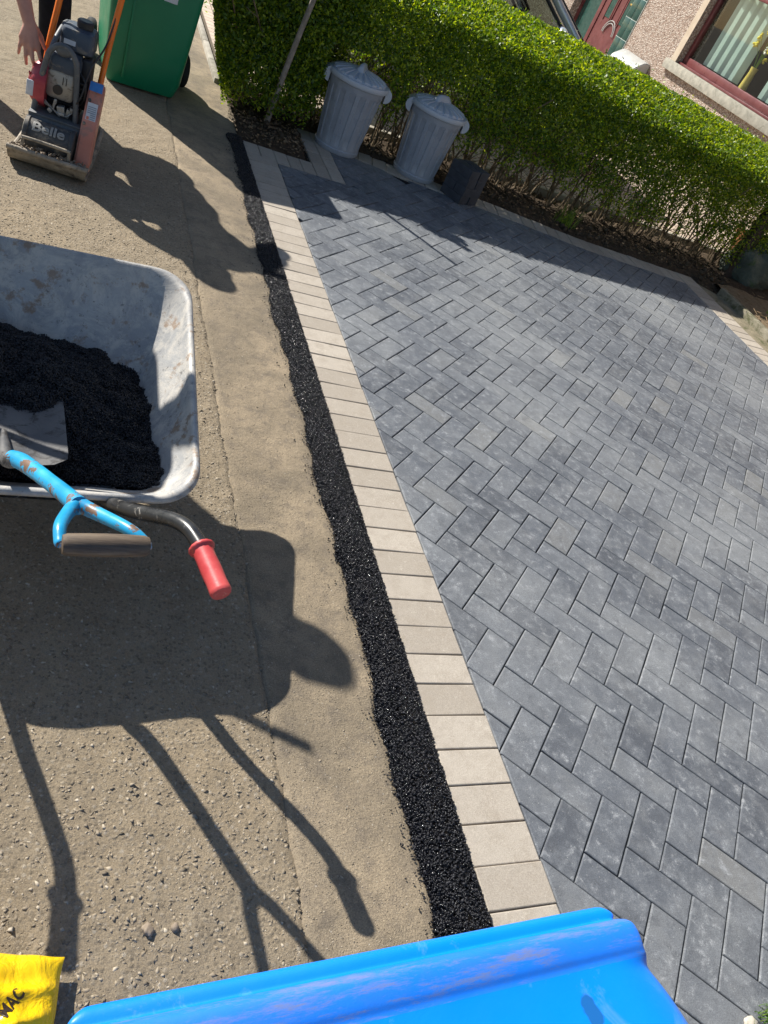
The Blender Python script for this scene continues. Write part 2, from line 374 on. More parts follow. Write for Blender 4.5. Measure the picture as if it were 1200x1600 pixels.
M['slate'] = simple('roof tile', (0.08, 0.07, 0.065), (0.13, 0.115, 0.105), 6, 0.8, 0.4, 30)
M['vase'] = simple('yellow glazed vase', (0.55, 0.40, 0.08), (0.68, 0.50, 0.14), 10, 0.3, 0.05, 60)
M['petal'] = simple('yellow petals', (0.65, 0.50, 0.02), (0.8, 0.65, 0.06), 60, 0.7, 0.0)
M['petalw'] = simple('pale flowers', (0.55, 0.58, 0.62), (0.7, 0.65, 0.5), 60, 0.7, 0.0)
def glassmat(name, tint, refl=0.12, through=0.75):
    t = NT(name)
    tr = t.n('ShaderNodeBsdfTransparent'); tr.inputs[0].default_value = (*tint, 1)
    gl = t.n('ShaderNodeBsdfGlossy'); gl.inputs['Roughness'].default_value = 0.02
    fr = t.n('ShaderNodeFresnel'); fr.inputs[0].default_value = 1.5
    bf = t.n('ShaderNodeNewGeometry').outputs['Backfacing']
    f2 = t.math('MULTIPLY', t.math('ADD', fr.outputs[0], refl), t.math('SUBTRACT', 1.0, bf))
    mx = t.n('ShaderNodeMixShader')
    t.l(f2, mx.inputs[0]); t.l(tr.outputs[0], mx.inputs[1]); t.l(gl.outputs[0], mx.inputs[2])
    t.l(mx.outputs[0], t.t.nodes['Material Output'].inputs['Surface'])
    return t.m
M['glass'] = glassmat('window glass', (0.92, 0.96, 0.93), 0.03)
M['carglass'] = glassmat('car glass', (0.45, 0.50, 0.46), 0.12)
M['carpaint'] = simple('silver car paint', (0.50, 0.53, 0.58), (0.53, 0.56, 0.61), 2, 0.25, 0.0, metal=0.5, coat=1.0)
M['lamp'] = simple('lamp lens', (0.6, 0.6, 0.6), None, 4, 0.1, 0.0)
M['redlamp'] = simple('red lamp lens', (0.4, 0.01, 0.01), None, 4, 0.15, 0.0)

# ------------------------------------------------------------------ mesh helpers
def link(name, me, mat, parent=None):
    o = bpy.data.objects.new(name, me)
    C.objects.link(o)
    if mat is not None:
        me.materials.append(mat)
    if parent is not None:
        o.parent = parent
    return o

def empty(name, loc=(0, 0, 0), rz=0.0):
    o = bpy.data.objects.new(name, None)
    o.empty_display_size = 0.1
    C.objects.link(o)
    o.location = loc
    o.rotation_euler = (0, 0, rz)
    return o

def tag(o, label=None, cat=None, group=None, kind=None):
    if label: o['label'] = label
    if cat: o['category'] = cat
    if group: o['group'] = group
    if kind: o['kind'] = kind
    return o

def catmull(pts, n=6):
    P = [Vector(p) for p in pts]
    if len(P) < 3:
        return P
    out = []
    for i in range(len(P) - 1):
        p0 = P[i - 1] if i else P[0] * 2 - P[1]
        p1, p2 = P[i], P[i + 1]
        p3 = P[i + 2] if i + 2 < len(P) else P[-1] * 2 - P[-2]
        for k in range(n):
            u = k / n
            out.append(0.5 * ((2 * p1) + (-p0 + p2) * u + (2 * p0 - 5 * p1 + 4 * p2 - p3) * u * u + (-p0 + 3 * p1 - 3 * p2 + p3) * u ** 3))
    out.append(P[-1])
    return out

class B:
    def __init__(s):
        s.bm = bmesh.new()
    def box(s, c, size, bevel=0.0, rot=None, seg=2):
        g = bmesh.ops.create_cube(s.bm, size=1.0)
        vs = g['verts']
        m = Matrix.Translation(Vector(c)) @ (rot.to_4x4() if rot is not None else Matrix.Identity(4)) @ Matrix.Diagonal((*size, 1))
        bmesh.ops.transform(s.bm, matrix=m, verts=vs)
        if bevel > 0:
            es = list({e for v in vs for e in v.link_edges})
            bmesh.ops.bevel(s.bm, geom=es, offset=min(bevel, 0.45 * min(size)), segments=seg, affect='EDGES', profile=0.5)
        return s
    def bb(s, x0, x1, y0, y1, z0, z1, bevel=0.0, seg=2):
        return s.box(((x0 + x1) / 2, (y0 + y1) / 2, (z0 + z1) / 2), (abs(x1 - x0), abs(y1 - y0), abs(z1 - z0)), bevel, None, seg)
    def tube(s, pts, r, n=10, smooth=0, cap=True, flat=1.0):
        P = catmull(pts, smooth) if smooth else [Vector(p) for p in pts]
        m = len(P)
        if hasattr(r, '__len__'):
            rr = list(np.interp(np.linspace(0, 1, m), np.linspace(0, 1, len(r)), r))
        else:
            rr = [r] * m
        T0 = (P[1] - P[0]).normalized()
        up = Vector((0, 0, 1)) if abs(T0.z) < 0.9 else Vector((1, 0, 0))
        N = T0.cross(up).normalized()
        rings = []
        for i in range(m):
            T = (P[min(i + 1, m - 1)] - P[max(i - 1, 0)]).normalized()
            N = (N - T * N.dot(T)).normalized()
            Bn = T.cross(N)
            rings.append([s.bm.verts.new(P[i] + (N * math.cos(a) + Bn * math.sin(a) * flat) * rr[i]) for a in [2 * PI * k / n for k in range(n)]])
        for a, b in zip(rings, rings[1:]):
            for k in range(n):
                s.bm.faces.new((a[k], a[(k + 1) % n], b[(k + 1) % n], b[k]))
        if cap:
            s.bm.faces.new(rings[0][::-1]); s.bm.faces.new(rings[-1])
        return s
    def loft(s, rings, close=True, cap0=False, cap1=False):
        V = [[s.bm.verts.new(Vector(p)) for p in r] for r in rings]
        for a, b in zip(V, V[1:]):
            n = len(a)
            for k in range(n if close else n - 1):
                s.bm.faces.new((a[k], a[(k + 1) % n], b[(k + 1) % n], b[k]))
        if cap0: s.bm.faces.new(V[0][::-1])
        if cap1: s.bm.faces.new(V[-1])
        return s
    def lathe(s, prof, n=32, mat=None, cap0=True, cap1=True, rfun=None):
        rings = []
        for r, z in prof:
            ring = []
            for k in range(n):
                a = 2 * PI * k / n
                q = r * (rfun(a, z) if rfun else 1)
                p = Vector((q * math.cos(a), q * math.sin(a), z))
                ring.append(mat @ p if mat is not None else p)
            rings.append(ring)
        return s.loft(rings, True, cap0, cap1)
    def prism(s, poly, d0, d1, mat):
        """poly in local xy, extruded along local z d0..d1, placed by mat"""
        a = [mat @ Vector((x, y, d0)) for x, y in poly]
        b = [mat @ Vector((x, y, d1)) for x, y in poly]
        return s.loft([a, b], True, True, True)
    def sphere(s, c, r, scale=(1, 1, 1), u=16, v=10):
        m = Matrix.Translation(Vector(c)) @ Matrix.Diagonal((*scale, 1))
        bmesh.ops.create_uvsphere(s.bm, u_segments=u, v_segments=v, radius=r, matrix=m)
        return s
    def build(s, name, mat, parent=None, angle=40):
        bmesh.ops.recalc_face_normals(s.bm, faces=s.bm.faces)
        me = bpy.data.meshes.new(name)
        s.bm.to_mesh(me)
        s.bm.free()
        if angle:
            me.shade_smooth()
            me.set_sharp_from_angle(angle=R(angle))
        return link(name, me, mat, parent)

def npmesh(name, verts, faces, mat, parent=None, smooth=False):
    """verts (n,3), faces (m,k) arrays -> one mesh object, fast"""
    me = bpy.data.meshes.new(name)
    v = np.asarray(verts, dtype=np.float32); f = np.asarray(faces, dtype=np.int32)
    m, k = f.shape
    me.vertices.add(len(v)); me.vertices.foreach_set('co', v.ravel())
    me.loops.add(m * k); me.loops.foreach_set('vertex_index', f.ravel())
    me.polygons.add(m)
    me.polygons.foreach_set('loop_start', np.arange(0, m * k, k, dtype=np.int32))
    me.update(calc_edges=True)
    me.validate()
    if smooth:
        me.shade_smooth()
    return link(name, me, mat, parent)

OCT = np.array([(1, 0, 0), (-1, 0, 0), (0, 1, 0), (0, -1, 0), (0, 0, 1), (0, 0, -1)], float)
OCF = np.array([(0, 2, 4), (2, 1, 4), (1, 3, 4), (3, 0, 4), (2, 0, 5), (1, 2, 5), (3, 1, 5), (0, 3, 5)])
_c = (1, 1, 1)
CUBV = np.array([(x, y, z) for x in (-1, 1) for y in (-1, 1) for z in (-1, 1)], float)
def randrot(n):
    q = rng.normal(size=(n, 4)); q /= np.linalg.norm(q, axis=1)[:, None]
    w, x, y, z = q.T
    return np.stack([1 - 2 * (y * y + z * z), 2 * (x * y - z * w), 2 * (x * z + y * w), 2 * (x * y + z * w), 1 - 2 * (x * x + z * z), 2 * (y * z - x * w), 2 * (x * z - y * w), 2 * (y * z + x * w), 1 - 2 * (x * x + y * y)], 1).reshape(n, 3, 3)
def stones(pos, size, flat=(1, 0.8, 0.6), jit=0.3, tilt=None):
    """angular stones at pos (n,3), size (n,)"""
    n = len(pos)
    v = OCT[None] * (1 + rng.uniform(-jit, jit, (n, 6, 1))) + rng.uniform(-jit, jit, (n, 6, 3)) * 0.6
    v = v * np.array(flat)[None, None] * size[:, None, None]
    if tilt is None:
        Rm = randrot(n)
    else:
        a = rng.uniform(0, 2 * PI, n); c, s_ = np.cos(a), np.sin(a)
        Rm = np.zeros((n, 3, 3)); Rm[:, 0, 0] = c; Rm[:, 0, 1] = -s_; Rm[:, 1, 0] = s_; Rm[:, 1, 1] = c; Rm[:, 2, 2] = 1
        t1 = rng.normal(0, tilt, n); t2 = rng.normal(0, tilt, n)
        Rm[:, 2, 0] = t1; Rm[:, 2, 1] = t2; Rm[:, 0, 2] = -t1; Rm[:, 1, 2] = -t2
    v = np.einsum('nij,nkj->nki', Rm, v) + pos[:, None]
    f = OCF[None] + (np.arange(n) * 6)[:, None, None]
    return v.reshape(-1, 3), f.reshape(-1, 3)

def fbm(x, y, sc, seed=0.0, oct=3):
    """cheap smooth value noise on arrays"""
    out = np.zeros_like(x, dtype=float); amp = 1.0; tot = 0
    for o in range(oct):
        f = sc * 2 ** o
        xi, yi = x * f + seed * 13.7, y * f - seed * 7.3
        x0, y0 = np.floor(xi), np.floor(yi)
        fx, fy = xi - x0, yi - y0
        fx = fx * fx * (3 - 2 * fx); fy = fy * fy * (3 - 2 * fy)
        def hsh(a, b):
            s_ = np.sin(a * 127.1 + b * 311.7 + seed * 74.7) * 43758.5453
            return s_ - np.floor(s_)
        v = (hsh(x0, y0) * (1 - fx) + hsh(x0 + 1, y0) * fx) * (1 - fy) + (hsh(x0, y0 + 1) * (1 - fx) + hsh(x0 + 1, y0 + 1) * fx) * fy
        out += v * amp; tot += amp; amp *= 0.5
    return out / tot * 2 - 1

def sheet(name, poly, z, mat, label=None, thick=0.0):
    b = B()
    if thick:
        b.prism(poly, z - thick, z, Matrix.Identity(4))
    else:
        b.bm.faces.new([b.bm.verts.new((x, y, z)) for x, y in poly])
    o = b.build(name, mat, None, 0)
    o['kind'] = 'structure'
    if label: o['label'] = label; 
    return o

# ================================================================== SETTING
I4 = Matrix.Identity(4)
def st(o, label, cat):
    return tag(o, label, cat, None, 'structure')
g0 = st(sheet('ground', [(-400, -400), (400, -400), (400, 400), (-400, 400)], -0.035, M['ground']), 'bare earth spreading away beyond the gardens', 'ground')
st(sheet('road', [(-9.0, -60), (-2.3, -60), (-2.3, 60), (-9.0, 60)], -0.028 + 0.0, M['road']), 'dark grey road beside the pavement', 'road')
b = B()
b.bb(-2.3, -2.17, -60, 60, -0.2, 0.0, 0.01)
st(b.build('kerb', M['concrete']), 'long concrete kerb between road and pavement', 'kerb')

def height_sheet(name, x0, x1, y0, y1, res, hf, mat, hole=None):
    nx, ny = max(2, int((x1 - x0) / res) + 1), max(2, int((y1 - y0) / res) + 1)
    X, Y = np.meshgrid(np.linspace(x0, x1, nx), np.linspace(y0, y1, ny))
    Z = hf(X, Y)
    idx = np.arange(nx * ny).reshape(ny, nx)
    F = np.stack([idx[:-1, :-1], idx[:-1, 1:], idx[1:, 1:], idx[1:, :-1]], -1).reshape(-1, 4)
    return npmesh(name, np.stack([X, Y, Z], -1).reshape(-1, 3), F, mat, None, True)

# rough pavement: near part carries real relief, one mesh
def edge_x(Y): return -0.435 + 0.016 * fbm(Y * 0, Y, 2.2, 5.0, 3) + 0.007 * fbm(Y * 0, Y, 14, 2.0, 2)
def pave_h(X, Y):
    h = 0.006 * fbm(X, Y, 3.0, 1.0, 3) + 0.0035 * fbm(X, Y, 22, 2.0, 2)
    edge = np.clip((edge_x(Y) - X) / 0.012, 0, 1)
    return h * (0.3 + 0.7 * edge) + 0.012 * edge - 0.0135
nearp = height_sheet('pavement', -2.17, -0.40, -1.6, 7.0, 0.0125, pave_h, M['asphalt'])
bm = bmesh.new(); bm.from_mesh(nearp.data)
for (xa, xb, ya, yb) in ((-2.17, -0.40, 7.0, 60), (-2.17, -0.40, -60, -1.6)):
    bm.faces.new([bm.verts.new(p) for p in ((xa, ya, -0.002), (xb, ya, -0.002), (xb, yb, -0.002), (xa, yb, -0.002))])
bm.to_mesh(nearp.data); bm.free()
st(nearp, 'worn stony pavement asphalt with a dusty tan surface', 'pavement')
def chips_on_pavement():
    n = 46000
    x = rng.uniform(-1.75, -0.43, n); y = -0.5 + 4.6 * rng.uniform(0, 1, n) ** 1.5
    s = 0.0020 + 0.0068 * rng.uniform(0, 1, n) ** 2.0
    z = pave_h(x, y) - s * 0.10
    ok = x < edge_x(y) + 0.01; x, y, z, s = x[ok], y[ok], z[ok], s[ok]
    v, f = stones(np.stack([x, y, z], 1), s, (1.0, 0.62, 0.30), 0.38, 0.28)
    t = NT('pavement chippings')
    col = t.ramp(t.island(), [(0.0, (0.15, 0.122, 0.086)), (0.45, (0.24, 0.197, 0.142)), (0.85, (0.31, 0.26, 0.19)), (1.0, (0.42, 0.365, 0.285))])
    t.fin(col, 0.85, t.bump(t.noise(400, 3), 0.4, 0.001), spec=0.3)
    o = npmesh('pavement_chippings', v, f, t.m)
    k = 16000
    x = rng.uniform(-0.46, -0.12, k); y = -0.5 + 4.8 * rng.uniform(0, 1, k) ** 1.4
    s2 = rng.uniform(0.0010, 0.0026, k) * (1 + 0.9 * (rng.uniform(0, 1, k) > 0.985))
    z = scr_h(x, y)
    ok = (x > edge_x(y)) & (x < tar_left(y))
    x, y, z, s2 = x[ok], y[ok], z[ok], s2[ok]
    v2, f2 = stones(np.stack([x, y, z], 1), s2, (1.0, 0.8, 0.45), 0.3, 0.2)
    bpy.data.objects.remove(o)
    o = npmesh('pavement_chippings', np.concatenate([v, v2]), np.concatenate([f, f2 + len(v)]), t.m)
    tag(o, 'loose stone chippings standing out of the pavement asphalt', 'chippings', None, 'stuff')
def tar_left(y):
    return -0.135 + np.interp(y, [-0.5, 0, 1.5, 3.2, 3.9, 4.7], [-0.016, -0.010, 0.010, 0.028, 0.046, 0.056]) + 0.010 * np.sin(y * 9.0 + 1) * np.sin(y * 3.1) + 0.008 * np.sin(y * 27) * np.sin(y * 5.3 + 2)
def scr_h(X, Y):
    return 0.0025 * fbm(X, Y, 2.0, 3.0, 3) + 0.0016 * fbm(X, Y, 30, 4.0, 2) - 0.004
scr = height_sheet('screed_strip', -0.48, -0.02, -1.6, 7.3, 0.015, lambda X, Y: scr_h(X, Y) - 0.012 * np.clip((X - tar_left(Y) - 0.004) / 0.01, 0, 1) * np.clip((4.66 - Y) / 0.02, 0, 1) - 0.02 * np.clip((edge_x(Y) - 0.008 - X) / 0.012, 0, 1), M['screed'])
chips_on_pavement()
st(scr, 'smoother sandy brown strip of pavement beside the tarmac trench', 'pavement')

# ---- driveway -----------------------------------------------------
def clip(poly, a, bb_, c_):
    """keep a*x+b*y<=c"""
    out = []
    n = len(poly)
    for i in range(n):
        p, q = poly[i], poly[(i + 1) % n]
        dp = a * p[0] + bb_ * p[1] - c_; dq = a * q[0] + bb_ * q[1] - c_
        if dp <= 0: out.append(p)
        if (dp < 0 < dq) or (dq < 0 < dp):
            t_ = dp / (dp - dq)
            out.append((p[0] + (q[0] - p[0]) * t_, p[1] + (q[1] - p[1]) * t_))
    return out
def area(p):
    return 0.5 * sum(p[i][0] * p[(i + 1) % len(p)][1] - p[(i + 1) % len(p)][0] * p[i][1] for i in range(len(p)))
def inset(poly, d):
    n = len(poly); out = []
    for i in range(n):
        p0, p1, p2 = Vector(poly[i - 1]), Vector(poly[i]), Vector(poly[(i + 1) % n])
        e1 = (p1 - p0); e2 = (p2 - p1)
        if e1.length < 1e-6 or e2.length < 1e-6: return None
        e1.normalize(); e2.normalize()
        n1 = Vector((-e1.y, e1.x)); n2 = Vector((-e2.y, e2.x))
        k = 1 + n1.dot(n2)
        if k < 0.15: return None
        out.append(tuple(p1 + (n1 + n2) * (d / k)))
    if area(out) < 2e-4: return None
    return out
def add_block(bm, poly, top=0.0, depth=0.03, joint=0.0013, ch=0.0035, rnd=1.0):
    if len(poly) < 3 or area(poly) < 6e-4: return
    cl = []
    for p in poly:
        if not cl or (Vector(p) - Vector(cl[-1])).length > 0.004: cl.append(p)
    if (Vector(cl[0]) - Vector(cl[-1])).length < 0.004: cl.pop()
    if len(cl) < 3: return
    jx, jy = random.gauss(0, 0.0005) * rnd, random.gauss(0, 0.0005) * rnd
    a_ = random.gauss(0, 0.0035) * rnd
    cx = sum(p[0] for p in cl) / len(cl); cy = sum(p[1] for p in cl) / len(cl)
    cl = [(cx + (p[0] - cx) * math.cos(a_) - (p[1] - cy) * math.sin(a_) + jx, cy + (p[0] - cx) * math.sin(a_) + (p[1] - cy) * math.cos(a_) + jy) for p in cl]
    p1 = inset(cl, joint + random.uniform(0, 0.0006))
    if not p1: return
    p2 = inset(p1, ch * 0.4); p3 = inset(p1, ch)
    if not p2 or not p3: return
    tx, ty = random.gauss(0, 0.006) * rnd, random.gauss(0, 0.006) * rnd
    dz = random.gauss(0, 0.0007) * rnd
    H = lambda x, y: top + dz + (x - cx) * tx + (y - cy) * ty
    rings = [[bm.verts.new((x, y, top - depth)) for x, y in p1],
             [bm.verts.new((x, y, H(x, y) - ch * 0.9)) for x, y in p1],
             [bm.verts.new((x, y, H(x, y) - ch * 0.25)) for x, y in p2],
             [bm.verts.new((x, y, H(x, y))) for x, y in p3]]
    n = len(cl)
    for r0, r1 in zip(rings, rings[1:]):
        for k in range(n):
            bm.faces.new((r0[k], r0[(k + 1) % n], r1[(k + 1) % n], r1[k]))
    bm.faces.new(rings[-1])
XL, XR = 0.2, 3.81
def far_inner(x):
    return float(np.interp(x, [0.2, 0.66, 1.2, 2.0, 2.75, 4.01], [5.04, 5.04, 4.90, 4.775, 4.635, 4.595]))
bed = [(-0.14, -1.4), (4.02, -1.4), (4.02, 4.78), (2.75, 4.82), (2.0, 4.96), (1.2, 5.08), (0.452, 5.23), (0.452, 4.61), (0.0, 4.61), (-0.14, 4.70)]
st(sheet('paving_bed', bed, -0.012, M['bedding']), 'dark jointing sand under the paving blocks', 'ground')
bm = bmesh.new()
a_ = 0.14356 / math.sqrt(2)
u = Vector((math.cos(-PI / 4 + 0.013), math.sin(-PI / 4 + 0.013))); v_ = Vector((math.cos(PI / 4 + 0.013), math.sin(PI / 4 + 0.013)))
O = Vector((0.7614, 1.1238)) - (u * -1 + v_ * 2) * a_
cx0 = (-1, -1, 1, 1)
for m in range(-45, 45):
    for n in range(-30, 30):
        o_ = O + (u * (m + 2 * n) + v_ * (m - 2 * n)) * a_
        if not (-0.4 < o_.x < 4.3 and -1.8 < o_.y < 5.6): continue
        for (i0, i1, j0, j1) in ((0, 2, 0, 1), (-1, 0, 0, 2)):
            P = [tuple(o_ + (u * i + v_ * j) * a_) for i, j in ((i0, j0), (i1, j0), (i1, j1), (i0, j1))]
            if area(P) < 0: P = P[::-1]
            P = clip(P, -1, 0, -XL); P = clip(P, 1, 0, XR) if P else P
            P = clip(P, 0, -1, 1.3) if P else P
            if len(P) < 3: continue
            # slanted far edge, piecewise
            xs = [p[0] for p in P]; xm = (min(xs) + max(xs)) / 2
            y0_, y1_ = far_inner(xm - 0.05), far_inner(xm + 0.05)
            s_ = (y1_ - y0_) / 0.1
            P = clip(P, -s_, 1, (y0_ + y1_) / 2 - s_ * xm)
            if len(P) < 3: continue
            if min(p[0] for p in P) > 0.664 or max(p[1] for p in P) < 4.405:
                add_block(bm, P)
            else:
                add_block(bm, clip(P, 0, 1, 4.405))
                Q = clip(clip(P, 0, -1, -4.405), -1, 0, -0.664)
                if len(Q) >= 3: add_block(bm, Q)
me = bpy.data.meshes.new('driveway'); bm.to_mesh(me); bm.free()
dw = link('driveway', me, M['grey'])
st(dw, 'charcoal block driveway laid in herringbone', 'driveway')
# buff border blocks
bm = bmesh.new()
pit = 0.1031
k = 0
y = 4.61
def rect(x0, x1, y0, y1): return [(x0, y0), (x1, y0), (x1, y1), (x0, y1)]
yy = 0.0 + pit * 42.6
ys = [k * pit for k in range(-13, 43)]
for y0_ in ys:
    add_block(bm, rect(0.0, 0.199, y0_, y0_ + pit), joint=0.0011, ch=0.0032, rnd=1.2)
yt = ys[-1] + pit
add_block(bm, rect(0.0, 0.10, yt, 4.615), joint=0.0015, ch=0.004)
add_block(bm, rect(0.10, 0.2, yt, 4.615), joint=0.0015, ch=0.004)
for i in range(3):
    add_block(bm, rect(0.2 + i * 0.088, 0.288 + i * 0.088, 4.405, 4.61), joint=0.0015, ch=0.004)
for i in range(4):
    y0_ = 4.405 + i * 0.205
    for x0_, x1_ in ((0.464, 0.564), (0.564, 0.664)):
        add_block(bm, rect(x0_, x1_, y0_, y0_ + 0.205), joint=0.0015, ch=0.004)
# far border along polyline
pl = [Vector(p) for p in ((0.68, 5.045), (1.2, 4.902), (2.0, 4.777), (2.75, 4.637), (3.81, 4.60))]
for p, q in zip(pl, pl[1:]):
    d = q - p; L_ = d.length; d.normalize(); nn = Vector((-d.y, d.x))
    cnt = max(1, round(L_ / 0.102))
    for i in range(cnt):
        s0, s1 = p + d * (L_ * i / cnt), p + d * (L_ * (i + 1) / cnt)
        add_block(bm, [tuple(s0), tuple(s1), tuple(s1 + nn * 0.2), tuple(s0 + nn * 0.2)], joint=0.0016, ch=0.004)
for i in range(58):
    y1_ = 4.60 - i * 0.102
    add_block(bm, rect(3.812, 4.012, y1_ - 0.102, y1_), joint=0.0016, ch=0.004)
add_block(bm, rect(3.812, 4.012, 4.60, 4.80), joint=0.0016, ch=0.004)
me = bpy.data.meshes.new('driveway_border'); bm.to_mesh(me); bm.free()
st(link('driveway_border', me, M['buff']), 'row of pale buff blocks edging the charcoal driveway', 'border')

# tarmac strip
def tar():
    n = 85000
    y = rng.uniform(-0.75, 4.66, n)
    L_ = tar_left(y) + rng.normal(0, 0.0035, n)
    q = rng.uniform(0, 1, n)
    x = L_ + (-0.001 - L_) * q
    ed = np.minimum(x - L_, 0.0 - x + 0.02)
    hh = -0.001 + 0.0065 * np.clip(ed / 0.03, 0, 1) + 0.003 * fbm(x, y, 18, 6.0, 3)
    z = hh + rng.uniform(-0.0035, 0.0035, n)
    s = rng.uniform(0.0020, 0.0044, n) * (1 + 0.5 * (rng.uniform(0, 1, n) > 0.95))
    # crumbs off the edge
    k = 900
    y2 = rng.uniform(-0.5, 4.5, k); x2 = tar_left(y2) - rng.exponential(0.013, k)
    s2 = rng.uniform(0.0014, 0.0042, k)
    P = np.concatenate([np.stack([x, y, z], 1), np.stack([x2, y2, s2 * 0.5], 1)])
    v, f = stones(P, np.concatenate([s, s2]), (1, 0.85, 0.7), 0.3)
    yb = np.linspace(-0.75, 4.665, 300)
    xb = tar_left(yb)
    n0 = len(v)
    base = np.concatenate([np.stack([xb + 0.004, yb, np.full(300, -0.006)], 1), np.stack([xb + 0.012, yb, np.full(300, -0.0045)], 1), np.stack([np.full(300, -0.001), yb, np.full(300, -0.0045)], 1), np.stack([np.full(300, -0.001), yb, np.full(300, -0.01)], 1)])
    i = np.arange(299)
    fb = []
    for r_ in range(3):
        a0 = n0 + r_ * 300 + i; b0 = a0 + 300
        fb += [np.stack([a0, a0 + 1, b0 + 1], 1)[:, ::-1], np.stack([a0, b0 + 1, b0], 1)[:, ::-1]]
    o = npmesh('tarmac_strip', np.concatenate([v, base]), np.concatenate([f] + fb), M['tar'])
    st(o, 'jagged strip of fresh black tarmac filling the trench beside the buff blocks', 'tarmac')
tar()
st(sheet('border_bed', [(0.0, -1.4), (0.197, -1.4), (0.197, 4.6), (0.0, 4.6)], -0.006, simple('kiln dried sand', (0.13, 0.11, 0.085), (0.20, 0.17, 0.13), 60, 0.95, 0.5, 200, spec=0.1)), 'sandy joints between the pale edging blocks', 'ground')
# neighbour's drive, soil bed, right bed
st(sheet('neighbour_driveway', [(0.0, 5.78), (7.0, 5.78), (7.0, 14.0), (0.0, 14.0)], 0.012, M['setts']), 'sunlit pinkish sett driveway beyond the hedge', 'driveway')
st(sheet('far_pavement', [(-0.40, 7.0), (-0.09, 7.0), (-0.09, 60), (-0.40, 60)], -0.001, M['screed']), 'strip of pavement running on past the green bin', 'pavement')
b = B()
for i in range(10):
    b.bb(-0.080, -0.035, 5.62 + i * 0.92, 5.62 + i * 0.92 + 0.914, -0.1, 0.03, 0.008)
st(b.build('driveway_edging', M['concrete']), 'pale concrete edging along the mouth of the neighbouring drive', 'edging')
def soil_h(X, Y):
    e = np.clip((Y - 4.62) / 0.15, 0, 1) * np.clip((5.68 - Y) / 0.1, 0, 1)
    return -0.02 + 0.035 * e + (0.028 * fbm(X, Y, 5, 2, 3) + 0.012 * fbm(X, Y, 25, 4, 2)) * e
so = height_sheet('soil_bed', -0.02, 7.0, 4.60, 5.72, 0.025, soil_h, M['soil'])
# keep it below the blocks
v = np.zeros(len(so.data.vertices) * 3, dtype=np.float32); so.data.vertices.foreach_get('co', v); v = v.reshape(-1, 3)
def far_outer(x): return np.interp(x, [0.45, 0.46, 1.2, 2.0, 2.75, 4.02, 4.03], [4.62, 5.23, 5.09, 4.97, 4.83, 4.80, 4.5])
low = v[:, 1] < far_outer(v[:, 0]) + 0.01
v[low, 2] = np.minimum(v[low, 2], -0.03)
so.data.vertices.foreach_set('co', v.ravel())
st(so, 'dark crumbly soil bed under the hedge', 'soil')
def clods():
    n = 2600
    x = rng.uniform(0.0, 4.6, n); y = rng.uniform(4.64, 5.66, n)
    ok = y > far_outer(x) + 0.015
    ok &= ~((x > 0.44) & (x < 0.70) & (y < 5.24))
    x, y = x[ok], y[ok]; s = rng.exponential(0.008, len(x)) + 0.004
    vv, ff = stones(np.stack([x, y, soil_h(x, y) + s * 0.3], 1), np.minimum(s, 0.035), (1, 0.8, 0.6), 0.3)
    tag(npmesh('soil_clods', vv, ff, M['clod']), 'loose brown clods scattered over the soil under the hedge', 'soil', None, 'stuff')
clods()
b = B()
b.bb(0.02, 7.0, 5.70, 5.76, -0.1, 0.045, 0.008)
st(b.build('garden_edging', M['concrete']), 'pale concrete edging strip behind the hedge', 'edging')
# right side bed
st(sheet('mortar_strip', [(4.012, -1.6), (4.20, -1.6), (4.20, 4.55), (4.012, 4.7)], -0.004, M['mossy']), 'mossy mortar strip outside the right hand border', 'ground')
b = B()
for i in range(7):
    b.bb(4.195 + 0.004 * (i % 2), 4.255, 4.62 - 0.915 * (i + 1), 4.62 - 0.915 * i - 0.006, -0.1, 0.055 + 0.004 * (i % 3), 0.008)
st(b.build('bed_edging', M['mossyconcrete']), 'worn concrete edging slab holding back the planting bed', 'edging')
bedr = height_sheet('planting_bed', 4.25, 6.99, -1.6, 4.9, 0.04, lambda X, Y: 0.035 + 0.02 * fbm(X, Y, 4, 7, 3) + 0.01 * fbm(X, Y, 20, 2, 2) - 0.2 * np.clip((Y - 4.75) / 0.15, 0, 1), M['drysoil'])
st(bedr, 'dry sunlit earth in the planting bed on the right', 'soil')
def litter():
    n = 260
    x = rng.uniform(4.27, 5.6, n); y = rng.uniform(2.8, 4.7, n)
    vs, fs = [], []
    for i in range(n):
        L_ = random.uniform(0.02, 0.10); a = random.uniform(0, PI); r = random.uniform(0.001, 0.003)
        d = Vector((math.cos(a), math.sin(a), random.uniform(-.2, .3))) * L_ / 2
        s = Vector((-math.sin(a), math.cos(a), 0)) * r
        p = Vector((x[i], y[i], 0.058 + abs(d.z)))
        k0 = len(vs)
        up = Vector((0, 0, r))
        for q in (p - d, p + d):
            vs += [q - s - up, q + s - up, q + s + up, q - s + up]
        fs += [(k0, k0 + 1, k0 + 5, k0 + 4), (k0 + 1, k0 + 2, k0 + 6, k0 + 5), (k0 + 2, k0 + 3, k0 + 7, k0 + 6), (k0 + 3, k0, k0 + 4, k0 + 7)]
    o = npmesh('twig_litter', np.array([tuple(q) for q in vs]), np.array(fs), M['deadleaf'])
    tag(o, 'dry twigs and clippings lying on the planting bed', 'twigs', None, 'stuff')
litter()
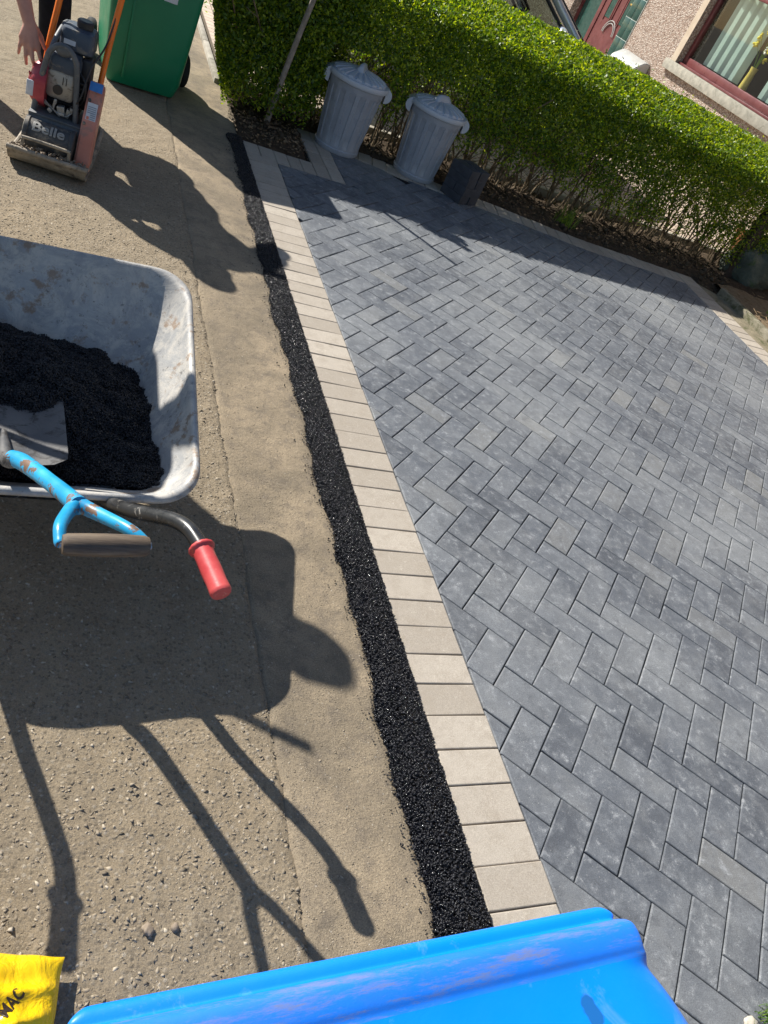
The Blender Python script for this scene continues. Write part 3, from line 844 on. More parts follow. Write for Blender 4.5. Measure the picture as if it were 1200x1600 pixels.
def blob(name, c, s, mat, seed=0, sub=4, amp=0.18, fr=2.0):
    bm = bmesh.new()
    bmesh.ops.create_icosphere(bm, subdivisions=sub, radius=1.0)
    for v in bm.verts:
        n_ = noise.noise(v.co * fr + Vector((seed, seed * 2, 0))) * amp + noise.noise(v.co * fr * 3 + Vector((seed, 0, seed))) * amp * 0.35
        v.co *= 1 + n_
        v.co = Vector((v.co.x * s[0], v.co.y * s[1], v.co.z * s[2]))
    me = bpy.data.meshes.new(name); bm.to_mesh(me); bm.free(); me.shade_smooth()
    o = link(name, me, mat); o.location = c
    return o
tag(blob('boulder', (4.95, 5.18, 0.13), (0.30, 0.22, 0.25), M['boulder'], 3, 4, 0.3), 'dark mossy boulder in the shade at the end of the hedge', 'boulder')
tag(blob('pebble', (-0.7562, 0.0554, 0.002), (0.0105, 0.013, 0.008), M['pebble'], 5, 3, 0.5, 1.2), 'rounded tan pebble on the pavement, left one of two near the blue bin', 'pebble', 'pebbles on the pavement')
tag(blob('pebble', (-0.7045, 0.0526, 0.002), (0.008, 0.009, 0.007), M['pebble'], 9, 2, 0.6, 1.5), 'angular pinkish pebble on the pavement, right one of two near the blue bin', 'pebble', 'pebbles on the pavement')
tag(blob('white_stone', (0.612, -0.318, 0.004), (0.020, 0.014, 0.010), simple('white stone', (0.42, 0.38, 0.31), None, 30, 0.8, 0.3), 12, 3), 'pale stone beside the grass tuft at the lower corner of the driveway', 'stone')
def tuft(name, c, n, h, label, spread=0.05, seed=1, w=0.004):
    rnd = random.Random(seed)
    vs, fs = [], []
    for i in range(n):
        a = rnd.uniform(0, 2 * PI); r = rnd.uniform(0, spread)
        p = Vector((math.cos(a) * r, math.sin(a) * r, 0)); a2 = rnd.uniform(0, 2 * PI); lean = rnd.uniform(0.1, 0.8); hh = h * rnd.uniform(0.5, 1.1)
        d = Vector((math.cos(a2), math.sin(a2), 0)); s = Vector((-d.y, d.x, 0)) * w * rnd.uniform(0.6, 1.2)
        k0 = len(vs)
        for t_ in (0, 0.35, 0.7, 1.0):
            q = p + d * (lean * hh * t_ * t_) + Vector((0, 0, hh * t_ * (1 - 0.25 * lean * t_)))
            ww = s * (1 - t_ * 0.9)
            vs += [q - ww, q + ww]
        for j in range(3):
            fs.append((k0 + 2 * j, k0 + 2 * j + 1, k0 + 2 * j + 3, k0 + 2 * j + 2))
    o = npmesh(name, np.array([tuple(q) for q in vs]), np.array(fs), M['leaf_tuft'])
    o.location = c
    return tag(o, label, 'grass')
tuft('grass_tuft', (0.675, -0.315, -0.01), 70, 0.05, 'bright green grass tuft at the lower corner of the driveway', 0.035, 3, 0.0022)
tuft('grass_tuft', (0.60, -0.345, -0.01), 40, 0.04, 'small grass sprigs beside the pale stone at the lower corner', 0.025, 5, 0.002)
tuft('grass_tuft', (2.72, 5.02, 0.0), 70, 0.22, 'tall loose grass growing in the soil at the middle of the hedge', 0.10, 8, 0.004)
tuft('grass_tuft', (4.55, 4.2, 0.06), 60, 0.12, 'low leafy weeds at the edge of the planting bed', 0.12, 11, 0.006)

# ---- hedge --------------------------------------------------------
hedge = empty('hedge', (2.3, 5.45, 0))
tag(hedge, 'long clipped green privet hedge with bare stems at its foot', 'hedge')
def hedge_top(x, y):
    front = np.interp(x, [-0.2, 0.7, 1.5, 2.1, 3.0, 3.7, 4.6], [0.95, 0.93, 0.96, 0.92, 0.88, 0.84, 0.82])
    back = np.interp(x, [-0.2, 1.9, 3.1, 4.6, 5.2], [1.14, 1.13, 1.10, 1.02, 0.98])
    q = np.clip((y - 5.08) / 0.62, 0, 1)
    return front + (back - front) * q ** 0.6
BINS = ((0.735, 5.07), (1.345, 5.06))
def leaves():
    P, Nn = [], []
    def add(x, y, z, n_, keep=None):
        p = np.stack([x, y, z], 1)
        if keep is not None:
            p = p[keep]
        P.append(p); Nn.append(np.tile(np.array(n_, float), (len(p), 1)))
    X0, X1 = -0.30, 4.95
    def xl(y, z): return -0.075 - 0.36 * z + 0.12 * (y - 5.0)
    # front face
    n = 100000
    x = rng.uniform(X0, X1, n); z = rng.uniform(0.06, 1.0, n)
    y = 5.10 + rng.exponential(0.055, n) + 0.035 * fbm(x, z, 3.5, 2, 3) - 0.03
    y = y - 0.05 * np.clip((0.62 - x) / 0.3, 0, 1) * np.clip((0.9 - z) / 0.3, 0, 1)
    low = np.interp(x, [0.0, 0.50, 0.62, 1.8, 3.0, 4.2, 5.0], [0.06, 0.08, 0.20, 0.20, 0.19, 0.15, 0.10])
    dens = np.clip((z - low - 0.13 * fbm(x, z * 0.4, 3.2, 6, 3)) / 0.20, 0.0, 1)
    clump = np.clip(0.72 + 0.9 * fbm(x, z, 6, 8, 3) + 0.9 * np.clip((0.7 - x) / 0.2, 0, 1), 0.12, 1)
    keep = (rng.uniform(0, 1, n) < dens * clump) & (z < hedge_top(x, y) - 0.01) & (x > xl(y, z))
    for bx, by in BINS:
        keep &= ~(((x - bx) ** 2 + (y - by) ** 2 < 0.235 ** 2) & (z < 0.62))
    add(x, y, z, (0, -1, 0.25), keep)
    # top
    n = 62000
    x = rng.uniform(X0, X1, n); y = rng.uniform(5.07, 5.90, n)
    z = hedge_top(x, y) - rng.exponential(0.028, n) + 0.018 * fbm(x, y, 7, 3, 3) + 0.012
    spr = rng.uniform(0, 1, n) > 0.985
    z = z + spr * rng.uniform(0, 0.06, n)
    add(x, y, z, (0, -0.1, 1))
    # back
    n = 26000
    x = rng.uniform(X0, X1, n); z = rng.uniform(0.35, 1.1, n); y = 5.88 - rng.exponential(0.06, n) + 0.03 * fbm(x, z, 4, 5, 3)
    add(x, y, z, (0, 1, 0.2), (z < hedge_top(x, y)) & (rng.uniform(0, 1, n) < np.clip((z - 0.38) / 0.25, 0.05, 1)))
    # inner sparse + low sprigs
    n = 110000
    x = rng.uniform(X0, X1, n); y = rng.uniform(5.15, 5.85, n); z = rng.uniform(0.30, 1.08, n)
    kk = (rng.uniform(0, 1, n) < np.clip((z - 0.36) / 0.35, 0.02, 1)) & (x > xl(y, z)) & (z < hedge_top(x, y))
    for bx, by in BINS:
        kk &= ~(((x - bx) ** 2 + (y - by) ** 2 < 0.235 ** 2) & (z < 0.62))
    add(x, y, z, (0, -0.3, 0.6), kk)
    n = 60000
    x = rng.uniform(-0.3, 0.72, n); y = rng.uniform(5.08, 5.86, n); z = rng.uniform(0.08, 1.08, n)
    kk = (x > xl(y, z) + 0.02) & (z < hedge_top(x, y)) & (rng.uniform(0, 1, n) < np.clip((z - 0.06) / 0.2, 0.1, 1)) & ((x - 0.735) ** 2 + (y - 5.07) ** 2 > 0.24 ** 2)
    add(x, y, z, (0, -0.3, 0.6), kk)
    # left end face
    n = 15000
    y = rng.uniform(4.98, 5.9, n); z = rng.uniform(0.05, 1.08, n); x = xl(y, z) + rng.exponential(0.045, n) + 0.03 * fbm(y, z, 4, 1, 3) - 0.015
    add(x, y, z, (-1, 0, 0.2), (z < hedge_top(x, y)) & (rng.uniform(0, 1, n) < np.clip(z / 0.15, 0.2, 1)))
    # tall shoots near the bins
    for (sx, sy, h, k) in ((0.46, 5.12, 0.25, 700), (0.54, 5.12, 0.16, 450), (0.38, 5.12, 0.14, 400), (1.16, 5.12, 0.06, 60), (0.36, 5.2, 0.12, 160), (2.4, 5.2, 0.05, 40)):
        t_ = rng.uniform(0, 1, k)
        x = sx + rng.normal(0, 0.035, k) * (1.3 - t_); y = sy + rng.normal(0, 0.035, k) * (1.3 - t_); z = hedge_top(x, y) + h * t_
        add(x, y, z, (0, 0, 1))
    P = np.concatenate(P); Nn = np.concatenate(Nn)
    n = len(P)
    L_ = rng.uniform(0.0085, 0.0175, n)
    d = rng.normal(size=(n, 3)) + Nn * 0.5; d[:, 2] += 0.25
    d /= np.linalg.norm(d, axis=1)[:, None]
    nr = Nn + rng.normal(size=(n, 3)) * 0.6
    s = np.cross(d, nr); s /= np.linalg.norm(s, axis=1)[:, None] + 1e-9
    w = np.cross(s, d)
    Lc = L_[:, None]
    v = np.stack([P - d * Lc, P + s * Lc * 0.46 + w * Lc * 0.12 - d * Lc * 0.1, P + d * Lc, P - s * Lc * 0.46 + w * Lc * 0.12 - d * Lc * 0.1], 1)
    v[:, :, 0] -= 2.3; v[:, :, 1] -= 5.45
    npmesh('leaves', v.reshape(-1, 3), np.arange(n * 4).reshape(-1, 4), M['leaf'], hedge)
leaves()
def hstems():
    b = B()
    rnd = random.Random(4)
    x = 0.10
    while x < 4.9:
        inb = any(abs(x - bx) < 0.27 for bx, by in BINS)
        cx, cy = x + rnd.uniform(-0.03, 0.03), rnd.uniform(5.36, 5.48)
        for k in range(rnd.randint(6, 10)):
            sx, sy = cx + rnd.gauss(0, 0.03), cy + rnd.gauss(0, 0.03)
            L_ = rnd.uniform(0.45, 0.85); ax = rnd.gauss(0, 0.30); ay = rnd.gauss(-0.10, 0.26)
            pts = [(sx, sy, -0.03)]
            for j in range(1, 6):
                t_ = j / 5
                pts.append((sx + ax * L_ * t_ * (0.5 + 0.5 * t_) + rnd.gauss(0, 0.010), sy + ay * L_ * t_ * (0.5 + 0.5 * t_) + rnd.gauss(0, 0.010), L_ * t_))
            pts = [(px - 2.3, max(py, 5.30 if inb else 5.0) - 5.45, pz) for px, py, pz in pts]
            r0 = rnd.uniform(0.004, 0.011)
            b.tube(pts, [r0, r0 * 0.4], 5, 2, False)
            for q in range(rnd.randint(3, 6)):
                p = Vector(pts[rnd.randint(1, 4)])
                d = Vector((rnd.gauss(0, 1), rnd.gauss(-0.3, 0.8), rnd.uniform(0.1, 1.2))).normalized() * rnd.uniform(0.08, 0.24)
                e = Vector((rnd.gauss(0, 0.02), rnd.gauss(0, 0.02), 0))
                b.tube([p, p + d * 0.5 + e, p + d], [0.0028, 0.0012], 4, 1, False)
        x += rnd.uniform(0.11, 0.20)
    b.build('stems', M['stem'], hedge)
hstems()
def fallen():
    n = 500
    x = rng.uniform(0.0, 0.45, n); y = rng.uniform(4.66, 5.2, n)
    x2 = rng.uniform(0.7, 4.6, 500); y2 = rng.uniform(4.9, 5.6, 500)
    ok = y2 > far_outer(x2) + 0.01
    x = np.concatenate([x, x2[ok]]); y = np.concatenate([y, y2[ok]])
    n = len(x)
    P = np.stack([x, y, soil_h(x, y) + 0.006], 1)
    d = rng.normal(size=(n, 3)); d[:, 2] *= 0.25; d /= np.linalg.norm(d, axis=1)[:, None]
    s = np.cross(d, np.array([0, 0, 1.0]) + rng.normal(size=(n, 3)) * 0.4); s /= np.linalg.norm(s, axis=1)[:, None]
    L_ = rng.uniform(0.006, 0.018, n)[:, None]
    v = np.stack([P - d * L_, P + s * L_ * 0.5, P + d * L_, P - s * L_ * 0.5], 1)
    tag(npmesh('fallen_leaves', v.reshape(-1, 3), np.arange(n * 4).reshape(-1, 4), M['deadleaf']), 'dead brown leaves littering the soil under the hedge', 'leaves', None, 'stuff')
fallen()
b = B(); b.tube([(0.225, 5.09, -0.03), (0.230, 5.02, 0.3), (0.242, 4.955, 0.6), (0.258, 4.885, 0.90), (0.278, 4.82, 1.2)], [0.021, 0.018, 0.016, 0.013], 9, 4)
tag(b.build('wooden_stake', M['stake']), 'weathered grey stake leaning in front of the hedge near its left end', 'stake')
b = B(); b.bb(4.64, 4.74, 5.10, 5.19, -0.05, 0.80, 0.006)
tag(b.build('wooden_post', M['darkwood']), 'dark wooden post standing in the right end of the hedge', 'post')
b = B()
b.lathe([(0.085, 0.0), (0.115, 0.17), (0.13, 0.17), (0.135, 0.21), (0.122, 0.21), (0.118, 0.18), (0.03, 0.17)], 32)
po = b.build('flower_pot', M['terracotta']); po.location = (5.5, 6.0, 0.012)
tag(po, 'terracotta flower pot behind the right end of the hedge', 'flower pot')

# ================================================================== OBJECTS
def text_mesh(body, size, name, extrude=0.0, bold=0.0):
    cu = bpy.data.curves.new('txt', 'FONT')
    cu.body = body; cu.size = size; cu.extrude = extrude; cu.align_x = 'CENTER'; cu.align_y = 'CENTER'; cu.offset = bold; cu.resolution_u = 3
    o = bpy.data.objects.new('txt', cu); C.objects.link(o)
    dg = bpy.context.evaluated_depsgraph_get()
    me = bpy.data.meshes.new_from_object(o.evaluated_get(dg))
    me.name = name
    me.materials.clear()
    bpy.data.objects.remove(o); bpy.data.curves.remove(cu)
    return me

def rrect(x0, x1, y0, y1, r, n=6):
    pts = []
    r = min(r, 0.49 * (x1 - x0), 0.49 * (y1 - y0))
    for (cx, cy, a0) in ((x1 - r, y1 - r, 0), (x0 + r, y1 - r, PI / 2), (x0 + r, y0 + r, PI), (x1 - r, y0 + r, 1.5 * PI)):
        for k in range(n + 1):
            a = a0 + PI / 2 * k / n
            pts.append((cx + r * math.cos(a), cy + r * math.sin(a)))
    return pts

# ---- two dustbins
def dustbin(loc, rz, label, hrot):
    t_ = empty('dustbin', loc, rz)
    tag(t_, label, 'dustbin', 'grey dustbins under the hedge')
    NF = 16
    def rf(a, z):
        k = (a * NF / (2 * PI)) % 1.0
        w = min(1, max(0, (abs(k - 0.5) - 0.27) / 0.03))
        win = min(1, max(0, (z - 0.055) / 0.012)) * min(1, max(0, (0.405 - z) / 0.012))
        return 1 - 0.038 * (1 - w) * win
    b = B()
    prof = [(0.142, 0.004), (0.153, 0.0), (0.160, 0.012), (0.161, 0.03), (0.156, 0.036), (0.157, 0.055), (0.158, 0.068)]
    prof += [(0.157 + (z - 0.05) * 0.088, z) for z in (0.12, 0.2, 0.3, 0.392, 0.405)]
    prof += [(0.1905, 0.42), (0.193, 0.445), (0.200, 0.452), (0.200, 0.462), (0.18, 0.462)]
    b.lathe(prof, 256, None, True, True, rf)
    b.build('body', M['dustbin'], t_, 35)
    b = B()
    NR = 10
    def rl(a, z): return 1
    n = 160
    rings = []
    for r, z in ((0.196, 0.452), (0.210, 0.452), (0.213, 0.458), (0.213, 0.476), (0.208, 0.484), (0.196, 0.486), (0.190, 0.482), (0.184, 0.488), (0.15, 0.500), (0.10, 0.513), (0.05, 0.522), (0.0, 0.524)):
        ring = []
        for k in range(n):
            a = 2 * PI * k / n
            zz = z
            if 0.02 < r < 0.187:
                s_ = abs(((a * NR * 2 / (2 * PI)) % 1.0) - 0.5)
                zz += 0.011 * min(1, max(0, (0.33 - s_) / 0.05)) * min(1, r / 0.12)
            x, y = r * math.cos(a), r * math.sin(a)
            ring.append((x, y, zz))
        rings.append(ring)
    b.loft(rings, True, False, False)
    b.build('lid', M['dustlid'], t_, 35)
    lid = t_.children[-1]
    # raised grip ridge in the middle of the lid
    b = B()
    rr = []
    for k in range(9):
        s_ = -1 + 2 * k / 8
        h_ = 0.500 + 0.066 * (1 - s_ ** 4)
        wv = 0.052 - 0.020 * (1 - s_ * s_)
        x = s_ * 0.095
        rr.append([(x * 1.15, -wv, 0.498), (x, -wv * 0.62, (h_ + 0.505) / 2), (x, -wv * 0.34, h_ - 0.004), (x, 0, h_), (x, wv * 0.34, h_ - 0.004), (x, wv * 0.62, (h_ + 0.505) / 2), (x * 1.15, wv, 0.498)])
    m = Matrix.Rotation(hrot, 3, 'Z')
    b.loft([[m @ Vector(p) for p in r] for r in rr], False)
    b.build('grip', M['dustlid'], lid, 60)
    for sgn in (1, -1):
        b = B()
        pts = []
        for k in range(13):
            a = PI / 2 - PI * k / 12
            pts.append((0.198 + 0.042 * math.cos(a) * 1.05, 0.437 + 0.046 * math.sin(a)))
        inn = [(0.198 + (x - 0.198) * 0.55, 0.437 + (z - 0.437) * 0.6) for x, z in pts][::-1]
        mt = Matrix(((sgn, 0, 0, 0), (0, 0, 1, 0), (0, 1, 0, 0), (0, 0, 0, 1)))
        b.prism(pts, -0.045, 0.045, mt)
        b.build('side_handle', M['dustlid'], t_, 40)
    return t_
dustbin((0.735, 5.075, 0.0), R(-8), 'lidded grey fluted dustbin, left of the two, nearer the stake', R(70))
dustbin((1.350, 5.065, 0.0), R(-12), 'lidded grey fluted dustbin, right of the two, next to the stacked blocks', R(40))

# ---- stack of blocks (eight separate blocks)
side_w = {(-1): 'left', 1: 'right'}
lay = ['bottom', 'second lowest', 'third', 'top']
o4 = Matrix.Rotation(R(28), 4, 'Z')
for L_ in range(4):
    for sg in (-1, 1):
        bm = bmesh.new()
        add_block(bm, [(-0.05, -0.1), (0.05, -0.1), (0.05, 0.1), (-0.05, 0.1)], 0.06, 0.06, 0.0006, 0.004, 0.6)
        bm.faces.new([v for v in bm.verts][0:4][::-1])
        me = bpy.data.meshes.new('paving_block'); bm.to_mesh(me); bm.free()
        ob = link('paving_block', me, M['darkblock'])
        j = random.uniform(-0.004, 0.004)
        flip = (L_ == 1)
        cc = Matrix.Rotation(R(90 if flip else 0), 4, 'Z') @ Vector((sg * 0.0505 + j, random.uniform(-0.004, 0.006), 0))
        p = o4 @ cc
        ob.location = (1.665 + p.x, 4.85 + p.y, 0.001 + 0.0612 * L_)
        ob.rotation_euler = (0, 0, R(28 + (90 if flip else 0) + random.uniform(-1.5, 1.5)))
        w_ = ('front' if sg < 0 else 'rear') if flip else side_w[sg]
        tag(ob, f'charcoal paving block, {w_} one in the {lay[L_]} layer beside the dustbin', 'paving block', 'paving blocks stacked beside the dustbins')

# ---- wheels
def wheel(parent, c, r, w, axis='x', rimr=0.55, name='wheel'):
    h = empty(name, c); h.parent = parent
    if axis == 'y': h.rotation_euler = (0, 0, PI / 2)
    m = Matrix.Rotation(PI / 2, 4, 'Y')
    b = B()
    b.lathe([(r * rimr, -w * 0.42), (r * 0.86, -w * 0.5), (r * 0.97, -w * 0.36), (r, -w * 0.15), (r, w * 0.15), (r * 0.97, w * 0.36), (r * 0.86, w * 0.5), (r * rimr, w * 0.42)], 40, m, False, False)
    b.build('tyre', M['rubber'], h)
    b = B()
    b.lathe([(r * rimr * 1.01, -w * 0.40), (r * 0.45, -w * 0.22), (r * 0.2, -w * 0.25), (r * 0.16, -w * 0.5), (r * 0.16, w * 0.5), (r * 0.2, w * 0.25), (r * 0.45, w * 0.22), (r * rimr * 1.01, w * 0.40)], 32, m)
    b.build('rim', M['steel'] if axis != 'k' else M['black'], h)
    return h

# ---- wheelie bins
def bin_body(b, wb, db, wt, dt, z0, z1, r=0.05, y0=0.0):
    """front at y0 (facing -y), depth towards +y"""
    rings = []
    for k in range(13):
        u_ = k / 12
        w = wb + (wt - wb) * u_; d = db + (dt - db) * u_
        yo = y0 - 0.05 * u_
        z = z0 + (z1 - z0) * u_
        ins = 0.018 if k == 0 else 0
        rings.append([(x, y, z) for x, y in rrect(-w / 2 + ins, w / 2 - ins, yo + ins, yo + d - ins, r, 6)])
    b.loft(rings, True, True, True)
gb = empty('green_wheelie_bin', (-0.605, 4.885, 0), R(6))
tag(gb, 'green wheelie bin standing on the pavement at the end of the hedge', 'wheelie bin')
b = B(); bin_body(b, 0.44, 0.46, 0.56, 0.62, 0.012, 0.99, 0.045)
b.bb(-0.13, -0.118, -0.03, 0.01, 0.06, 0.7, 0.003)
b.build('body', M['greenbin'], gb)
b = B()
b.loft([[(x, y, z) for x, y in rrect(-w, w, -0.06 - e, 0.58 + e, 0.05)] for w, e, z in ((0.285, 0.0, 0.97), (0.30, 0.012, 0.975), (0.30, 0.012, 1.005), (0.285, 0.0, 1.01))], True, True, True)
b.build('rim', M['greenbin'], gb)
b = B()
b.loft([[(x, y, z) for x, y in rrect(-w, w, -0.085 + e, 0.60 - e, 0.05)] for w, e, z in ((0.30, 0.0, 1.012), (0.302, -0.002, 1.035), (0.28, 0.02, 1.055), (0.2, 0.10, 1.075))], True, True, True)
b.build('lid', M['greenbin'], gb)
b = B(); b.tube([(-0.24, 0.58, 0.96), (-0.24, 0.66, 0.99), (0.24, 0.66, 0.99), (0.24, 0.58, 0.96)], 0.014, 10, 0)
b.build('handle', M['greenbin'], gb)
b = B()
def on_face(px, z): return -0.05 * z - 0.0035
b.loft([[(0.03, -0.029, 0.53), (0.105, -0.029, 0.53), (0.105, -0.034, 0.62), (0.03, -0.034, 0.62)], [(0.03, -0.0265, 0.53), (0.105, -0.0265, 0.53), (0.105, -0.0315, 0.62), (0.03, -0.0315, 0.62)]], True, True, True)
b.build('sticker', M['paperw'], gb, 0)
wheel(gb, (-0.262, 0.47, 0.10), 0.10, 0.05)
wheel(gb, (0.300, 0.35, 0.10), 0.10, 0.05)
b = B(); b.tube([(-0.26, 0.47, 0.1), (0.30, 0.35, 0.1)], 0.011, 8); b.build('axle', M['steel'], gb)

bbn = empty('blue_wheelie_bin', (-0.803, -0.332, 0), R(1.8))
tag(bbn, 'bright blue wheelie bin with a scuffed lid in the near corner of the view', 'wheelie bin')
def blue_lid():
    # (v, z, halfwidth, edge drop, mat)
    rows = [(0.004, 1.028, 0.212, 0), (0.0, 1.034, 0.216, 0), (-0.001, 1.056, 0.218, 0), (0.0015, 1.0635, 0.219, 0), (0.006, 1.066, 0.220, 0), (0.0115, 1.0655, 0.219, 0), (0.0135, 1.0655, 0.2155, 0),
            (0.0150, 1.071, 0.219, 1), (0.018, 1.0765, 0.2235, 1), (0.023, 1.0785, 0.226, 1), (0.030, 1.0785, 0.2265, 1), (0.036, 1.0775, 0.2265, 1), (0.0395, 1.0765, 0.2265, 1), (0.0425, 1.0745, 0.2275, 1), (0.0455, 1.0740, 0.2285, 0),
            (0.052, 1.0738, 0.232, 0), (0.06, 1.0737, 0.2365, 0), (0.075, 1.0738, 0.243, 0), (0.10, 1.0745, 0.249, 0), (0.14, 1.076, 0.254, 0), (0.2, 1.080, 0.259, 0), (0.3, 1.085, 0.264, 0), (0.42, 1.087, 0.268, 0), (0.52, 1.083, 0.27, 0), (0.56, 1.072, 0.27, 0), (0.57, 1.05, 0.27, 0), (0.57, 1.03, 0.268, 0)]
    e = [(-1.0, -0.036), (-1.0, -0.018), (-0.997, -0.008), (-0.990, -0.003), (-0.978, -0.0006), (-0.95, 0)]
    bm = bmesh.new()
    V = []
    for v, z, hw, mt in rows:
        cr = max(0, 1 - v / 0.012) if v < 0.012 else 0
        us = [(u_, dz) for u_, dz in e] + [(x, 0) for x in np.linspace(-0.93, 0.93, 22)] + [(-u_, dz) for u_, dz in e[::-1]]
        row = []
        for u_, dz in us:
            x = hw * u_
            d = max(0, abs(u_) - 0.93) / 0.07
            vy = v + (0.012 * d ** 3 * cr)
            drop = 0.0
            if v > 0.05: drop = 0.014 * max(0, (abs(u_) - 0.86) / 0.14) ** 2
            row.append(bm.verts.new((x, -vy, max(1.024, z + dz - drop) if z > 1.05 else min(z, z + dz * 0.0))))
        V.append(row)
    for i in range(len(V) - 1):
        for k in range(len(V[0]) - 1):
            f = bm.faces.new((V[i][k], V[i + 1][k], V[i + 1][k + 1], V[i][k + 1]))
            if rows[i][3] and rows[i + 1][3] or (rows[i][3] and i > 7): f.material_index = 1
    bmesh.ops.recalc_face_normals(bm, faces=bm.faces)
    me = bpy.data.meshes.new('lid'); bm.to_mesh(me); bm.free(); me.shade_smooth()
    o = link('lid', me, M['bluebin'], bbn); me.materials.append(M['bluescuff'])
    md = o.modifiers.new('s', 'SUBSURF'); md.levels = 1; md.render_levels = 2
    return o
blid = blue_lid()
b = B()
rings = []
for k in range(9):
    u_ = k / 8
    hw = 0.185 + 0.030 * u_; z = 0.012 + 1.02 * u_
    rings.append([(x, y, z) for x, y in rrect(-hw, hw, -0.50 - 0.04 * u_, -0.075 + 0.055 * u_, 0.045)])
b.loft(rings, True, True, True)
b.build('body', M['bluebin'], bbn)
wheel(bbn, (-0.225, -0.47, 0.10), 0.10, 0.05); wheel(bbn, (0.225, -0.47, 0.10), 0.10, 0.05)
b = B(); b.tube([(-0.22, -0.47, 0.1), (0.22, -0.47, 0.1)], 0.011, 8); b.build('axle', M['steel'], bbn)
b = B(); b.tube([(-0.22, -0.55, 1.0), (-0.22, -0.62, 1.03), (0.22, -0.62, 1.03), (0.22, -0.55, 1.0)], 0.014, 10); b.build('handle', M['bluebin'], bbn)

# ---- yellow bag
def bag():
    t_ = empty('yellow_bag', (-1.163, -0.103, 0), R(-9))
    tag(t_, 'crumpled yellow plastic sack lying on the pavement beside the blue bin', 'bag')
    hx, hy = 0.235, 0.158
    def top(x, y):
        u_, v_2 = x / hx, y / hy
        e = max(0, 1 - abs(u_) ** 3) * max(0, 1 - abs(v_2) ** 3)
        n_ = noise.noise(Vector((x * 11, y * 13, 2.0))) * 0.022 + noise.noise(Vector((x * 30 + y * 12, y * 24, 5.0))) * 0.010
        cr = abs(noise.noise(Vector((x * 9 - y * 17, y * 5 + x * 4, 9.0)))) * 0.028
        return 0.036 + 0.085 * e ** 0.55 + (n_ - cr) * (0.25 + min(1, e * 1.6))
    nx, ny = 90, 64
    bm = bmesh.new()
    T, Bt = [], []
    for j in range(ny + 1):
        y = -hy + 2 * hy * j / ny
        T.append([]); Bt.append([])
        for i in range(nx + 1):
            x = -hx + 2 * hx * i / nx
            wob = 0.004 * noise.noise(Vector((x * 20, y * 20, 1)))
            T[-1].append(bm.verts.new((x + wob, y + wob, top(x, y))))
            e = (1 - abs(x / hx) ** 4) * (1 - abs(y / hy) ** 4)
            Bt[-1].append(bm.verts.new((x + wob, y + wob, max(0.002, 0.034 - 0.06 * e))) if 0 < i < nx and 0 < j < ny else bm.verts.new((x + wob, y + wob, top(x, y) - 0.0015)))
    for j in range(ny):
        for i in range(nx):
            bm.faces.new((T[j][i], T[j][i + 1], T[j + 1][i + 1], T[j + 1][i]))
            bm.faces.new((Bt[j][i], Bt[j + 1][i], Bt[j + 1][i + 1], Bt[j][i + 1]))
    me = bpy.data.meshes.new('sack'); bm.to_mesh(me); bm.free(); me.shade_smooth()
    link('sack', me, M['bag'], t_)
    for body, size, cx, cy, rot in (('MAC', 0.021, 0.163, 0.068, 62), ('INSTANT', 0.012, 0.185, 0.040, 62)):
        if body == 'INSTANT': continue
        me = text_mesh(body, size, 'print', 0, 0.0006)
        bm = bmesh.new(); bm.from_mesh(me)
        bmesh.ops.subdivide_edges(bm, edges=bm.edges, cuts=1)
        bmesh.ops.triangulate(bm, faces=bm.faces)
        c_, s_ = math.cos(R(rot)), math.sin(R(rot))
        for v in bm.verts:
            x, y = v.co.x, v.co.y * 1.3
            X, Y = cx + x * c_ - y * s_, cy + x * s_ + y * c_
            v.co = (X, Y, top(X, Y) + 0.0022)
        bm.to_mesh(me); bm.free()
        link('print', me, M['bagink'], t_)
bag()

# ---- wheelbarrow
TX0, TX1, TY0, TY1 = -1.300, -0.673, 0.892, 1.675
def rim_z(y): return 0.352 + (y - TY0) / (TY1 - TY0) * 0.165
BX0, BX1, BY0, BY1, BZ = -1.225, -0.80, 1.14, 1.42, 0.165
YAW = R(4.0)
_pv = Vector((-0.70, 0.88, 0)); _rt = Matrix.Rotation(YAW, 3, 'Z')
WL = _pv + _rt @ (Vector((-1.0, 1.2, 0)) - _pv)
def Wi(x, y, z): return tuple(_rt.inverted() @ (Vector((x, y, z)) - WL))
wb = empty('wheelbarrow', WL, YAW)
tag(wb, 'dusty grey steel wheelbarrow with black tubular handles holding fresh tarmac', 'wheelbarrow')
def tray_ring(t_, out=0.0, dz=0.0):
    """t_ 0 rim .. 1 bottom edge"""
    s_ = t_
    x0 = TX0 + (BX0 - TX0) * s_ - out; x1 = TX1 + (BX1 - TX1) * s_ + out
    y0 = TY0 + (BY0 - TY0) * s_ - out; y1 = TY1 + (BY1 - TY1) * s_ + out
    r = 0.112 * (1 - s_) + 0.085 * s_
    ring = []
    for x, y in rrect(x0, x1, y0, y1, r, 9):
        zr = rim_z(min(max(y, TY0), TY1)) if t_ < 0.02 else rim_z(TY0 + (y - y0) / (y1 - y0) * (TY1 - TY0))
        z = zr + (BZ - zr) * (t_ ** 1.0) + dz
        fl_ = 0.068 * (y - TY0) * (1 if x > -1.0 else -1) * (1 - t_)
        ring.append((x + fl_ + 1.0, y - 1.2, z))
    return ring
b = B()
rings = []
for out, dz in ((0.005, -0.013), (0.011, -0.011), (0.0135, -0.005), (0.011, 0.002), (0.005, 0.005), (-0.002, 0.003)):
    rings.append([(p[0], p[1], p[2]) for p in tray_ring(0.0, out, dz)])
rings.append(tray_ring(0.02, -0.004, 0))
for t_ in (0.08, 0.2, 0.35, 0.5, 0.65, 0.8, 0.9):
    rings.append(tray_ring(t_, 0, 0))
